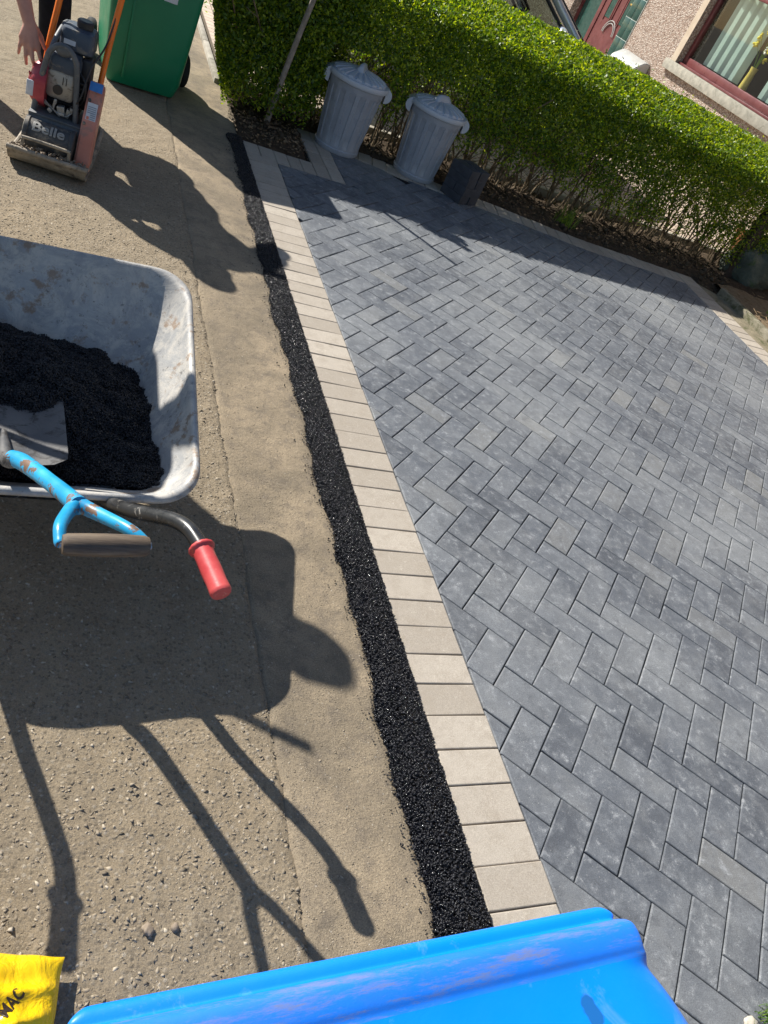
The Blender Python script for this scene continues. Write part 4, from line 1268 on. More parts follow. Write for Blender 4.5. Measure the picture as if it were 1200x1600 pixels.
for k, (t_, dz) in enumerate(((0.96, 0.004), (1.0, 0.0), (1.06, -0.004))):
    rings.append(tray_ring(t_, 0, dz))
b.loft(rings, True, False, True)
ro = [tray_ring(t_, 0.003, -0.003) for t_ in (0.0, 0.3, 0.6, 0.9, 1.0)]
b.loft(ro, True, False, True)
tray = b.build('tray', M['tray'], wb, 50)
def W(x, y, z): return (x + 1.0, y - 1.2, z)
mx = -0.995
def mir(x): return 2 * mx - x
HP = (
    ([Wi(-0.690, 0.498, 0.482), Wi(-0.722, 0.612, 0.489), Wi(-0.758, 0.690, 0.472), Wi(-0.835, 0.800, 0.385), Wi(-0.885, 0.93, 0.290)], 1),
    ([Wi(-1.285, 0.500, 0.484), Wi(-1.287, 0.625, 0.490), Wi(-1.292, 0.710, 0.475), Wi(-1.300, 0.860, 0.375), Wi(-1.270, 0.97, 0.265)], 0))
for near, sgn in HP:
    f = (lambda x: x) if sgn == 1 else mir
    b = B()
    b.tube(near + [W(f(-0.88), 1.15, 0.150), W(f(-0.90), 1.45, 0.150), W(f(-0.93), 1.78, 0.185), W(f(-0.94), 1.90, 0.19)], 0.0165, 14, 6)
    hd = b.build('handle', M['blacktube'], wb)
    b = B()
    p1, p0 = Vector(near[0]), Vector(near[1])
    d = (p1 - p0).normalized(); p0 = p0 + d * 0.004
    rotm = d.to_track_quat('Z', 'Y').to_matrix().to_4x4(); rotm.translation = p0
    b.lathe([(0.017, 0.0), (0.025, 0.0), (0.027, 0.003), (0.027, 0.006), (0.025, 0.009), (0.0215, 0.012), (0.0205, 0.03), (0.0215, 0.06), (0.0205, 0.09), (0.0215, 0.112), (0.0215, 0.116), (0.0195, 0.120), (0.010, 0.1205)], 28, rotm, True, True, lambda a, z: 1 + 0.02 * math.cos(14 * a))
    b.build('grip', M['redgrip'], hd)
    b = B()
    b.tube([W(f(-0.88), 1.16, 0.15), W(f(-0.82), 1.15, 0.10), W(f(-0.80), 1.15, 0.02), W(f(-0.80), 1.18, 0.012), W(f(-0.82), 1.32, 0.012), W(f(-0.85), 1.37, 0.03), W(f(-0.88), 1.39, 0.14)], 0.0145, 12, 5)
    b.build('leg', M['blacktube'], wb)
b = B(); b.tube([W(-0.80, 1.15, 0.09), W(mir(-0.80), 1.15, 0.09)], 0.012, 10)
b.build('cross_brace', M['blacktube'], wb)
wheel(wb, W(mx, 1.87, 0.185), 0.185, 0.085)
b = B(); b.tube([W(-0.93, 1.87, 0.185), W(mir(-0.93), 1.87, 0.185)], 0.009, 8); b.build('axle', M['steel'], wb)

# heap of tarmac inside the tray
HEAP = [(0.0, 1.0)]
def tray_in(x, y):
    """height of the tray wall above plan point"""
    x = x - 0.068 * (y - TY0) * np.where(x > -1.0, 1, -1) * 0.6
    a = np.maximum(np.maximum((x - BX1) / (TX1 - BX1), (BX0 - x) / (BX0 - TX0)), np.maximum((y - BY1) / (TY1 - BY1), (BY0 - y) / (BY0 - TY0)))
    # rounded corners
    cx = np.maximum(np.maximum((x - BX1) / (TX1 - BX1), (BX0 - x) / (BX0 - TX0)), 0); cy = np.maximum(np.maximum((y - BY1) / (TY1 - BY1), (BY0 - y) / (BY0 - TY0)), 0)
    a = np.clip((cx ** 4 + cy ** 4) ** 0.25, 0, 1)
    zr = 0.352 + (y - TY0) / (TY1 - TY0) * 0.165
    return BZ + (zr - BZ) * a
def heap_z(x, y):
    z = 0.282 + 0.115 * np.exp(-(((x + 1.20) / 0.27) ** 2 + ((y - 1.38) / 0.25) ** 2)) + 0.03 * np.exp(-(((x + 0.92) / 0.12) ** 2 + ((y - 1.30) / 0.15) ** 2))
    z = z - 0.03 * np.clip((0.98 - y) / 0.12, 0, 1)
    return z + 0.026 * fbm(x, y, 9, 3, 3) + 0.012 * fbm(x, y, 30, 5, 2)
def heap():
    X, Y = np.meshgrid(np.linspace(TX0 + 0.01, TX1 - 0.01, 120), np.linspace(TY0 + 0.01, TY1 - 0.01, 140))
    Z = heap_z(X, Y)
    T = tray_in(X, Y)
    idx = np.arange(X.size).reshape(X.shape)
    ok = (Z > T - 0.012)
    F = np.stack([idx[:-1, :-1], idx[:-1, 1:], idx[1:, 1:], idx[1:, :-1]], -1).reshape(-1, 4)
    okf = ok.ravel()[F].all(1)
    F = F[okf]
    F3 = np.concatenate([F[:, :3], F[:, [0, 2, 3]]])
    base = np.stack([X, Y, Z - 0.006], -1).reshape(-1, 3)
    n = 85000
    x = rng.uniform(TX0 + 0.01, TX1 - 0.01, n); y = rng.uniform(TY0 + 0.02, TY1 - 0.05, n)
    z = heap_z(x, y)
    k = z > tray_in(x, y) - 0.001 + 0.0
    x, y, z = x[k], y[k], z[k]
    m = 380
    x2 = rng.uniform(TX0 + 0.05, TX1 - 0.05, m); y2 = rng.uniform(TY0 + 0.03, TY1 - 0.15, m)
    t2 = tray_in(x2, y2); h2 = heap_z(x2, y2)
    k2 = (t2 - h2 > 0) & (t2 - h2 < 0.05) & (rng.uniform(0, 1, m) < 0.6)
    P = np.concatenate([np.stack([x, y, z + rng.uniform(-0.003, 0.004, len(x))], 1), np.stack([x2[k2], y2[k2], t2[k2] + 0.002], 1)])
    s = rng.uniform(0.0020, 0.0044, len(P)); s[len(x):] *= 0.6
    v, f = stones(P, s, (1, 0.85, 0.7), 0.3)
    o = npmesh('tarmac_heap', np.concatenate([v, base]) + np.array([1.0, -1.2, 0]), np.concatenate([f, F3 + len(v)]), M['tar'])
    o.location = WL; o.rotation_euler = (0, 0, YAW)
    tag(o, 'heap of fresh black tarmac filling the bed of the wheelbarrow', 'tarmac', None, 'stuff')
heap()

# ---- spade
sp = empty('spade', (-1.068, 0.88, 0.42), 0)
tag(sp, 'square spade with a chipped blue shaft and worn wooden grip lying in the barrow', 'spade')
SO = Vector((-1.068, 0.88, 0.42))
def S(x, y, z): return Vector((x, y, z)) - SO
b = B()
bx = Vector((-0.07, 0.995, -0.07)).normalized()       # blade axis, away from handle
bs = Vector((1.0, 0.07, 0.0)).normalized()
bn = bs.cross(bx).normalized()
c0 = Vector((-1.098, 0.935, 0.358)) - SO
for off in (0.0, -0.0022):
    pass
rows = []
for k in range(15):
    v = k / 14 * 0.335
    hw = 0.135 if v > 0.035 else 0.135 * math.sqrt(max(0, 1 - ((0.035 - v) / 0.037) ** 2)) * 0.35 + 0.135 * 0.65
    row = []
    for i in range(17):
        s_ = -1 + i / 8
        lift = 0.008 * abs(s_) ** 2.5 + (0.018 * max(0, 1 - v / 0.12) * math.exp(-(s_ / 0.22) ** 2))
        row.append(c0 + bx * v + bs * (s_ * hw) + bn * lift)
    rows.append(row)
b.loft(rows, False); b.loft([[p - bn * 0.0024 for p in r] for r in rows][::-1], False)
b.build('blade', M['blade'], sp, 60)
bl = sp.children[0]
b = B()
b.tube([c0 + bx * 0.10 + bn * 0.016, c0 + bx * 0.03 + bn * 0.026, S(-1.092, 0.905, 0.398), S(-1.073, 0.885, 0.417)], [0.006, 0.013, 0.0165, 0.018], 14, 6)
b.build('socket', M['blade'], bl)
b = B()
Yp = S(-0.961, 0.635, 0.543)
b.tube([S(-1.082, 0.897, 0.409), S(-1.06, 0.866, 0.429), S(-1.01, 0.755, 0.484), Yp], [0.0185, 0.0185, 0.017, 0.0185], 16, 5)
g0_, g1_ = S(-0.989, 0.496, 0.582), S(-0.852, 0.508, 0.582)
gd = (g1_ - g0_).normalized()
b.tube([Yp + Vector((-0.004, 0.008, -0.004)), Yp + Vector((-0.018, -0.022, 0.003)), g0_ + Vector((-0.006, 0.045, 0.0)), g0_ + Vector((-0.006, 0.008, 0)), g0_ - gd * 0.004], [0.0165, 0.013, 0.0115, 0.0105, 0.009], 12, 6)
b.tube([Yp + Vector((-0.004, 0.010, -0.004)), Yp + Vector((0.03, -0.018, 0.003)), g1_ + Vector((-0.03, 0.040, 0.0)), g1_ + Vector((-0.004, 0.012, 0)), g1_ + gd * 0.0], [0.0165, 0.014, 0.012, 0.0115, 0.009], 12, 6)
b.build('shaft', M['bluepaint'], sp)
b = B()
rm = gd.to_track_quat('Z', 'Y').to_matrix().to_4x4(); rm.translation = g0_ - gd * 0.004
Lg = (g1_ - g0_).length + 0.012
b.lathe([(0.008, 0.0), (0.0165, 0.002), (0.0195, 0.010), (0.0205, Lg * 0.3), (0.021, Lg * 0.5), (0.0205, Lg * 0.7), (0.0190, Lg - 0.010), (0.016, Lg - 0.002), (0.008, Lg)], 28, rm)
b.build('grip', M['gripwood'], sp)
for q in (g0_ - gd * 0.0045, g1_ + gd * 0.0085):
    b = B(); r2 = gd.to_track_quat('Z', 'Y').to_matrix().to_4x4(); r2.translation = q
    b.lathe([(0.0, -0.002), (0.007, -0.002), (0.007, 0.002), (0.0, 0.002)], 16, r2, False, False)
    b.build('rivet', M['steel'], sp)

# ---- plate compactor
pc = empty('plate_compactor', (-1.075, 3.345, 0), R(-8))
tag(pc, 'small petrol plate compactor with orange handles being tended on the pavement', 'plate compactor')
YZ = Matrix(((0, 0, 1, 0), (1, 0, 0, 0), (0, 1, 0, 0), (0, 0, 0, 1)))   # poly (y,z), extrude along x
b = B()
outer = [(-0.030, 0.078), (-0.022, 0.048), (0.005, 0.016), (0.04, 0.001), (0.46, 0.001), (0.50, 0.014), (0.525, 0.045), (0.535, 0.085)]
inner = [(y + (0.008 if y < 0.2 else -0.008), z + 0.012 if 0.02 < y < 0.48 else z + 0.004) for y, z in outer][::-1]
b.prism(outer + inner, -0.165, 0.165, YZ)
for s_ in (-1, 1):
    b.tube([(s_ * 0.160, -0.022, 0.070), (s_ * 0.160, 0.02, 0.050), (s_ * 0.158, 0.20, 0.040), (s_ * 0.158, 0.44, 0.045), (s_ * 0.160, 0.525, 0.085)], 0.009, 8, 4)
b.tube([(-0.168, -0.028, 0.077), (0.168, -0.028, 0.077)], 0.012, 10)
b.build('base_plate', M['plate'], pc)
vv, ff = stones(np.stack([rng.uniform(-0.16, 0.16, 260), rng.uniform(-0.035, 0.03, 260), rng.uniform(0.07, 0.088, 260)], 1) * 1.0, rng.uniform(0.003, 0.009, 260), (1.3, 0.9, 0.6))
tagd = npmesh('caked_dirt', vv, ff, M['clod2'] if 'clod2' in M else M['pebble'], pc)
b = B()
mX = Matrix.Translation((0, 0.115, 0.105)) @ Matrix.Rotation(PI / 2, 4, 'Y')
b.lathe([(0.0, -0.128), (0.062, -0.128), (0.066, -0.124), (0.074, -0.124), (0.074, -0.108), (0.068, -0.104), (0.066, 0.066), (0.074, 0.070), (0.074, 0.086), (0.064, 0.088), (0.0, 0.090)], 40, mX, False, False)
b.bb(-0.12, 0.08, 0.06, 0.17, 0.012, 0.06, 0.006)
b.build('exciter_housing', M['castiron'], pc)
ex = pc.children[-1]
me = text_mesh('Belle', 0.062, 'lettering', 0.002, 0.0015)
bm = bmesh.new(); bm.from_mesh(me)
bmesh.ops.subdivide_edges(bm, edges=bm.edges, cuts=2)
bmesh.ops.triangulate(bm, faces=bm.faces)
for v in bm.verts:
    a = v.co.y / 0.068 + R(52)
    rr = 0.068 + v.co.z + 0.001
    v.co = Vector((v.co.x * 1.15 - 0.022, 0.115 - rr * math.cos(a), 0.105 + rr * math.sin(a)))
bm.to_mesh(me); bm.free()
link('lettering', me, M['letter'], ex)
b = B()
lp = [(-0.105, 0.035, 0.105), (-0.11, 0.028, 0.098), (-0.11, 0.028, 0.035)]
b.tube([(-0.112, 0.05, 0.03), (-0.112, 0.005, 0.045), (-0.112, 0.005, 0.112), (-0.100, 0.005, 0.124), (0.070, 0.005, 0.124), (0.082, 0.005, 0.112), (0.082, 0.005, 0.060), (0.078, 0.01, 0.05), (0.045, 0.03, 0.045)], 0.0075, 10, 3)
b.build('lifting_bar', M['plate'], pc)
b = B()
b.bb(-0.125, 0.098, 0.155, 0.47, 0.178, 0.188, 0.002)
b.box((-0.013, 0.158, 0.168), (0.223, 0.006, 0.036), 0.001, Matrix.Rotation(R(-25), 3, 'X'))
for x in (-0.10, 0.07):
    for y in (0.2, 0.44):
        b.tube([(x, y, 0.02), (x, y, 0.18)], 0.018, 10)
b.build('engine_deck', M['cage'], pc)
b = B()
b.bb(-0.085, 0.055, 0.27, 0.45, 0.188, 0.36, 0.012)
for k in range(7):
    b.bb(-0.09, 0.075, 0.265, 0.40, 0.205 + k * 0.022, 0.212 + k * 0.022, 0.001)
b.bb(0.05, 0.095, 0.29, 0.42, 0.22, 0.44, 0.01)
b.build('engine', M['black'], pc)
en = pc.children[-1]
b = B()
for (x, y, z, sx, sy, sz, rz) in ((-0.06, 0.215, 0.222, 0.055, 0.012, 0.012, 20), (-0.03, 0.21, 0.235, 0.012, 0.014, 0.045, 10), (0.0, 0.21, 0.222, 0.032, 0.03, 0.03, -10), (0.03, 0.215, 0.212, 0.02, 0.02, 0.04, 15), (-0.045, 0.205, 0.205, 0.02, 0.02, 0.018, 40), (0.005, 0.20, 0.205, 0.028, 0.02, 0.014, 0), (0.045, 0.21, 0.235, 0.012, 0.03, 0.02, 0)):
    b.box((x, y, z), (sx, sy, sz), 0.003, Matrix.Rotation(R(rz), 3, 'Y'))
b.tube([(-0.07, 0.205, 0.24), (-0.03, 0.195, 0.215), (0.02, 0.195, 0.20), (0.05, 0.2, 0.225)], 0.0025, 6, 4)
b.tube([(-0.02, 0.195, 0.25), (-0.03, 0.19, 0.22), (0.0, 0.19, 0.195)], 0.002, 6, 4)
b.build('carburettor', M['aluminium'], en)
b = B()
b.tube([(0.03, 0.21, 0.23), (0.075, 0.19, 0.30), (0.095, 0.24, 0.42), (0.13, 0.40, 0.50), (0.155, 0.47, 0.66)], 0.004, 8, 6)
b.build('throttle_cable', M['black'], en)
b = B()
b.tube([(0.05, 0.23, 0.40), (0.085, 0.21, 0.37), (0.09, 0.215, 0.30), (0.07, 0.24, 0.25)], 0.0045, 8, 6)
b.build('spark_plug_lead', M['black'], en)
b = B()
mf = rrect(-0.072, 0.042, 0.258, 0.375, 0.018)
XZ = Matrix(((1, 0, 0, 0), (0, 0, 1, 0), (0, 1, 0, 0), (0, 0, 0, 1)))
b.loft([[(x, 0.215, z) for x, z in rrect(-0.066, 0.036, 0.264, 0.369, 0.016)], [(x, 0.219, z) for x, z in mf], [(x, 0.275, z) for x, z in mf]], True, True, True)
b.build('exhaust_shield', M['muffler'], en)
b = B()
b.lathe([(0.0, -0.004), (0.018, -0.004), (0.021, 0.0), (0.021, 0.003), (0.0, 0.003)], 24, Matrix.Translation((-0.024, 0.2135, 0.298)) @ Matrix.Rotation(PI / 2, 4, 'X'), False, False)
for k in range(2):
    b.bb(-0.008 + k * 0.014, -0.004 + k * 0.014, 0.2135, 0.2155, 0.325, 0.358, 0.0005)
b.build('exhaust_outlet', M['black'], en)
b = B()
b.loft([[(x, y, z) for x, y in rrect(-0.075 + i_, 0.055 - i_, 0.213 + i_, 0.36 - i_, 0.02)] for i_, z in ((0, 0.376), (0, 0.425), (0.008, 0.440), (0.03, 0.446))], True, True, True)
b.build('engine_cover', M['engine'], en)
b = B()
b.loft([[(x, y, z) for x, y in rrect(-0.055 + i_, 0.090 - i_, 0.30 + i_, 0.46 - i_, 0.025)] for i_, z in ((0.01, 0.446), (0, 0.456), (0, 0.520), (0.008, 0.537), (0.03, 0.543))], True, True, True)
b.build('fuel_tank', M['engine'], pc)
ft = pc.children[-1]
b = B(); b.lathe([(0.0, 0.0), (0.030, 0.0), (0.036, 0.004), (0.036, 0.028), (0.030, 0.034), (0.0, 0.034)], 24, Matrix.Translation((0.035, 0.38, 0.541)))
b.build('filler_cap', M['black'], ft)
b = B(); b.bb(-0.035, 0.015, 0.2985, 0.2995, 0.475, 0.495); b.build('sticker', M['paperw'], ft)
b = B()
mR = Matrix.Translation((-0.112, 0.265, 0.285)) @ Matrix.Rotation(-PI / 2, 4, 'Y')
b.lathe([(0.0, 0.040), (0.030, 0.040), (0.034, 0.034), (0.050, 0.032), (0.072, 0.026), (0.086, 0.012), (0.092, -0.012), (0.092, -0.04), (0.0, -0.04)], 36, mR, False, False, lambda a, z: 1 + 0.035 * math.cos(6 * a))
for k in range(5):
    a = k * 2 * PI / 5 + 0.4
    b.box(mR @ Vector((0.058 * math.cos(a), 0.058 * math.sin(a), 0.033)), (0.006, 0.036, 0.008), 0.001, mR.to_3x3() @ Matrix.Rotation(a, 3, 'Z') @ Matrix.Rotation(PI / 2, 3, 'Z') @ Matrix.Rotation(PI / 2, 3, 'Y'))
b.build('recoil_starter', M['recoil'], pc)
rc = pc.children[-1]
b = B(); b.bb(-0.148, -0.118, 0.180, 0.186, 0.245, 0.31, 0.002); b.build('sticker', M['paperw'], rc)
b = B()
b.tube([(-0.112, 0.20, 0.185), (-0.105, 0.20, 0.25), (-0.083, 0.20, 0.40), (-0.070, 0.20, 0.450), (-0.045, 0.20, 0.480), (-0.020, 0.20, 0.488), (0.010, 0.20, 0.478), (0.034, 0.20, 0.45), (0.046, 0.20, 0.41), (0.060, 0.20, 0.27), (0.068, 0.20, 0.185)], 0.0125, 12, 4)
b.tube([(-0.070, 0.20, 0.450), (-0.060, 0.28, 0.50), (-0.045, 0.42, 0.53), (-0.03, 0.47, 0.45), (-0.03, 0.48, 0.19)], 0.011, 10, 4)
b.build('roll_cage', M['cage'], pc)
b = B(); b.sphere((-0.016, 0.2, 0.47), 0.036, (1.0, 0.35, 0.7)); b.build('cage_pad', M['cage'], pc.children[-1])
# belt guard
gd_ = Vector((0, 0.518, 0.855)); gn_ = Vector((0, -0.855, 0.518)); go_ = Vector((0.132, 0.050, 0.045))
mg = Matrix(((0, 0, 1, go_.x), (gd_.y, -gn_.y, 0, go_.y), (gd_.z, -gn_.z, 0, go_.z), (0, 0, 0, 1)))
poly = [(0.0, 0.045), (0.004, 0.022), (0.018, 0.006), (0.04, 0.0), (0.21, -0.002), (0.25, 0.004), (0.385, 0.010), (0.395, 0.02), (0.395, 0.075), (0.37, 0.095), (0.06, 0.105), (0.02, 0.092), (0.004, 0.07)]
b = B(); b.prism(poly, -0.033, 0.033, mg)
bmesh.ops.bevel(b.bm, geom=[e for e in b.bm.edges if abs(abs(e.verts[0].co.x - go_.x) - 0.033) < 1e-4 and abs(e.verts[0].co.x - e.verts[1].co.x) < 1e-4], offset=0.007, segments=3, affect='EDGES')
b.build('belt_guard', M['guard'], pc)
bgd = pc.children[-1]
def on_guard(name, s0, s1, x0, x1, mat, off=0.0012, lift=0.0):
    b = B()
    f_ = lambda s_: -float(np.interp(s_, [0.04, 0.21, 0.25, 0.385], [0.0, 0.002, -0.004, -0.010]))
    r = [[mg @ Vector((s0, -f_(s0) * -1 * -1 - off - lift, x0)), mg @ Vector((s1, -f_(s1) * -1 * -1 - off - lift, x0)), mg @ Vector((s1, -f_(s1) * -1 * -1 - off - lift, x1)), mg @ Vector((s0, -f_(s0) * -1 * -1 - off - lift, x1))]]
    r.append([p - gn_ * 0.0016 for p in r[0]])
    b.loft(r, True, True, True)
    return b.build(name, mat, bgd, 0)
on_guard('sticker', 0.345, 0.384, -0.028, 0.028, M['blueink'])
stk = on_guard('sticker', 0.215, 0.295, -0.022, 0.022, M['paperw'])
for k in range(7):
    on_guard('print', 0.224 + k * 0.0085, 0.2275 + k * 0.0085, -0.004 if k < 3 else -0.018, 0.018, M['greyink'], 0.0012, 0.0006)
on_guard('print', 0.222, 0.235, -0.018, -0.007, M['redink'], 0.0012, 0.0006)
on_guard('sticker', 0.115, 0.190, -0.024, 0.024, M['greenink'])
for s_, x in ((0.305, -0.018), (0.20, -0.022)):
    b = B()
    p = mg @ Vector((s_, -0.003, x))
    rm2 = gn_.to_track_quat('Z', 'Y').to_matrix().to_4x4(); rm2.translation = p
    b.lathe([(0.0, -0.004), (0.0075, -0.004), (0.0075, 0.004), (0.005, 0.006), (0.0, 0.006)], 12, rm2)
    b.build('bolt', M['castiron'], bgd)
b = B()
b.tube([(0.128, 0.35, 0.20), (0.130, 0.40, 0.33), (0.140, 0.44, 0.50), (0.158, 0.475, 0.69), (0.175, 0.50, 0.90), (0.182, 0.55, 1.00), (0.17, 0.60, 1.04), (0.05, 0.62, 1.05), (-0.06, 0.60, 1.04), (-0.078, 0.55, 1.0), (-0.082, 0.50, 0.90), (-0.084, 0.43, 0.66), (-0.100, 0.34, 0.42), (-0.10, 0.33, 0.20)], 0.0135, 12, 5)
b.build('handle', M['orange'], pc)

# ---- people ------------------------------------------------------
def cap(bm, p0, p1, r0, r1, n=14):
    p0, p1 = Vector(p0), Vector(p1)
    d = (p1 - p0); L_ = d.length
    if L_ < 1e-6: d = Vector((0, 0, 1))
    q = d.to_track_quat('Z', 'Y').to_matrix().to_4x4(); q.translation = p0
    prof = []
    for k in range(6): a = -PI / 2 + PI / 2 * k / 5; prof.append((max(1e-4, r0 * math.cos(a)), r0 * math.sin(a)))
    for k in range(6): a = PI / 2 * k / 5; prof.append((max(1e-4, r1 * math.cos(a)), L_ + r1 * math.sin(a)))
    V = [[bm.verts.new(q @ Vector((r * math.cos(2 * PI * i / n), r * math.sin(2 * PI * i / n), z))) for i in range(n)] for r, z in prof]
    for a, b_ in zip(V, V[1:]):
        for i in range(n): bm.faces.new((a[i], a[(i + 1) % n], b_[(i + 1) % n], b_[i]))
    bm.faces.new(V[0][::-1]); bm.faces.new(V[-1])
def ell(bm, c, s, rot=None):
    m = Matrix.Translation(Vector(c)) @ (rot.to_4x4() if rot else I4) @ Matrix.Diagonal((*s, 1))
    bmesh.ops.create_uvsphere(bm, u_segments=18, v_segments=12, radius=1.0, matrix=m)
def fuse(name, caps, ells, mat, parent, vox=0.008, smooth=4):
    bm = bmesh.new()
    for c in caps: cap(bm, *c)
    for e in ells: ell(bm, *e)
    bmesh.ops.recalc_face_normals(bm, faces=bm.faces)
    me = bpy.data.meshes.new(name); bm.to_mesh(me); bm.free()
    o = bpy.data.objects.new(name, me); C.objects.link(o)
    r = o.modifiers.new('r', 'REMESH'); r.mode = 'VOXEL'; r.voxel_size = vox
    s_ = o.modifiers.new('s', 'SMOOTH'); s_.factor = 0.5; s_.iterations = smooth
    dg = bpy.context.evaluated_depsgraph_get()
    me2 = bpy.data.meshes.new_from_object(o.evaluated_get(dg))
    bpy.data.objects.remove(o); bpy.data.meshes.remove(me)
    me2.name = name; me2.materials.clear(); me2.shade_smooth()
    return link(name, me2, mat, parent)
def chain(pts, rs):
    return [(pts[i], pts[i + 1], rs[i], rs[i + 1]) for i in range(len(pts) - 1)]
def lerp(a, b_, t_): return tuple(Vector(a).lerp(Vector(b_), t_))
def gen_hand(w, dirn, across, palmn, curl=0.6, side=1):
    """capsules for a relaxed / gripping hand"""
    w, d, a, n_ = Vector(w), Vector(dirn).normalized(), Vector(across).normalized(), Vector(palmn).normalized()
    out = []
    for i, (off, L_) in enumerate(((-0.030, 0.058), (-0.010, 0.072), (0.011, 0.078), (0.032, 0.070))):
        k = w + d * (0.085 + (0.004 if i in (1, 2) else 0)) + a * off * 1.0
        out.append((w + a * off * 0.5 + d * 0.01, k, 0.014, 0.0125))
        p = k; ang = curl * 0.5; r = 0.0095
        for s_ in (0.46, 0.30, 0.24):
            dd = d * math.cos(ang) + n_ * math.sin(ang)
            q = p + dd * L_ * s_
            out.append((tuple(p), tuple(q), r, r * 0.9)); p = q; ang += curl; r *= 0.92
    t0 = w + d * 0.02 + a * 0.028 * side; t1 = t0 + (d * 0.6 + a * 0.7 * side + n_ * 0.4).normalized() * 0.04
    t2 = t1 + (d * 0.9 + a * 0.2 * side + n_ * 0.6).normalized() * 0.03
    out += [(tuple(w + d * 0.005), tuple(t0), 0.017, 0.015), (tuple(t0), tuple(t1), 0.014, 0.0115), (tuple(t1), tuple(t2), 0.0110, 0.0090)]
    return out
def person(name, label, J, hands, vox=0.008, skin_extra=()):
    t_ = empty(name, (J['ankR'][0], J['ankR'][1], 0))
    tag(t_, label, 'person')
    off = Vector((J['ankR'][0], J['ankR'][1], 0))
    g = {k: Vector(v) - off for k, v in J.items()}
    hd = g['head']; fdir = Vector(J['face']).normalized(); up = (hd - g['neck']).normalized()
    sidev = up.cross(fdir).normalized(); fdir = sidev.cross(up).normalized()
    rot = Matrix((sidev, fdir, up)).transposed()
    P = lambda x, y, z: tuple(hd + sidev * x + fdir * y + up * z)
    caps = chain([g['pelvis'], g['waist'], g['chest'], g['neck']], [0.135, 0.12, 0.135, 0.06])
    caps += chain([g['neck'], tuple(hd - up * 0.05)], [0.056, 0.055])
    ells = [(tuple(hd), (0.076, 0.095, 0.115), rot), (P(0, 0.025, -0.055), (0.055, 0.070, 0.065), rot)]
    caps += [(P(0, 0.088, 0.018), P(0, 0.112, -0.022), 0.009, 0.013)]                # nose
    caps += [(P(-0.022, 0.088, -0.052), P(0.022, 0.088, -0.052), 0.008, 0.008), (P(0, 0.085, -0.092), P(0, 0.08, -0.098), 0.02, 0.02)]
    for s_ in (-1, 1):
        ells += [(P(s_ * 0.076, -0.005, -0.005), (0.010, 0.020, 0.032), rot)]
        caps += [(P(s_ * 0.030, 0.086, 0.030), P(s_ * 0.040, 0.080, 0.028), 0.012, 0.011)]
    for sd in 'RL':
        caps += chain([g['chest'], g['sh' + sd]], [0.11, 0.062])
        caps += chain([g['sh' + sd], lerp(g['sh' + sd], g['el' + sd], 0.5), g['el' + sd], lerp(g['el' + sd], g['wr' + sd], 0.35), g['wr' + sd]], [0.058, 0.050, 0.041, 0.041, 0.027])
        caps += chain([g['pelvis'], g['hip' + sd]], [0.12, 0.10])
        caps += chain([g['hip' + sd], g['kn' + sd], lerp(g['kn' + sd], g['ank' + sd], 0.35), g['ank' + sd]], [0.088, 0.056, 0.058, 0.038])
        caps += [(tuple(g['ank' + sd]), tuple(g['toe' + sd]), 0.04, 0.034)]
    for h in hands: caps += [(tuple(Vector(c[0]) - off), tuple(Vector(c[1]) - off), c[2], c[3]) for c in h]
    fuse('body', caps, ells, M['skin'], t_, vox, 3)
    # clothes
    sc = chain([g['pelvis'] + (g['waist'] - g['pelvis']) * 0.1, g['waist'], g['chest'], lerp(g['chest'], g['neck'], 0.62)], [0.152, 0.140, 0.155, 0.085])
    for sd in 'RL':
        sc += chain([g['chest'], g['sh' + sd], lerp(g['sh' + sd], g['el' + sd], 0.62)], [0.125, 0.080, 0.068])
    sw = (g['shL'] - g['shR']).normalized(); tu = (g['chest'] - g['waist']).normalized(); tf = sw.cross(tu).normalized(); tu = tf.cross(sw).normalized()
    tr = Matrix((sw, tf, tu)).transposed()
    fuse('shirt', sc, [(tuple(g['waist']), (0.185, 0.135, 0.17), tr), (tuple(g['chest']), (0.20, 0.13, 0.17), tr), (tuple(g['waist'] * 0.5 + g['pelvis'] * 0.5), (0.18, 0.14, 0.14), tr)], M['shirt'], t_, 0.012, 3)
    sc = chain([g['waist'] * 0.35 + g['pelvis'] * 0.65, g['pelvis']], [0.145, 0.15])
    for sd in 'RL':
        sc += chain([g['pelvis'], g['hip' + sd], lerp(g['hip' + sd], g['kn' + sd], 0.6), g['kn' + sd], lerp(g['kn' + sd], g['ank' + sd], 0.5), g['ank' + sd]], [0.13, 0.115, 0.085, 0.078, 0.076, 0.064])
    fuse('trousers', sc, [], M['trouser'], t_, 0.012, 3)
    for sd in 'RL':
        a_k, to = g['ank' + sd], g['toe' + sd]
        bc = [(tuple(a_k + Vector((0, 0, 0.02))), tuple(a_k - Vector((0, 0, 0.035))), 0.055, 0.05), (tuple(a_k - Vector((0, 0, 0.045))), tuple(to), 0.046, 0.046), (tuple(a_k - Vector((0, 0, 0.05)) - (to - a_k) * 0.25), tuple(to - Vector((0, 0, 0.008))), 0.042, 0.042)]
        fuse('boot', bc, [], M['boot'], t_, 0.009, 3)
    fuse('shadow_hat', [(P(0, -0.012, 0.055), P(0, -0.014, 0.085), 0.084, 0.070), (P(0, 0.02, 0.045), P(0, -0.035, 0.045), 0.082, 0.083)], [], M['hair'], t_, 0.008, 3)  # unseen hat, added to round off the head's cast shadow
    for s_ in (-1, 1):
        b = B(); b.sphere(P(s_ * 0.032, 0.083, 0.014), 0.0125, (1, 1, 1), 12, 8)
        e_ = b.build('eye', M['paperw'], t_)
        b = B(); b.sphere(P(s_ * 0.032, 0.0935, 0.013), 0.0045, (1, 1, 1), 10, 6)
        b.build('iris', M['hair'], e_)
    return t_
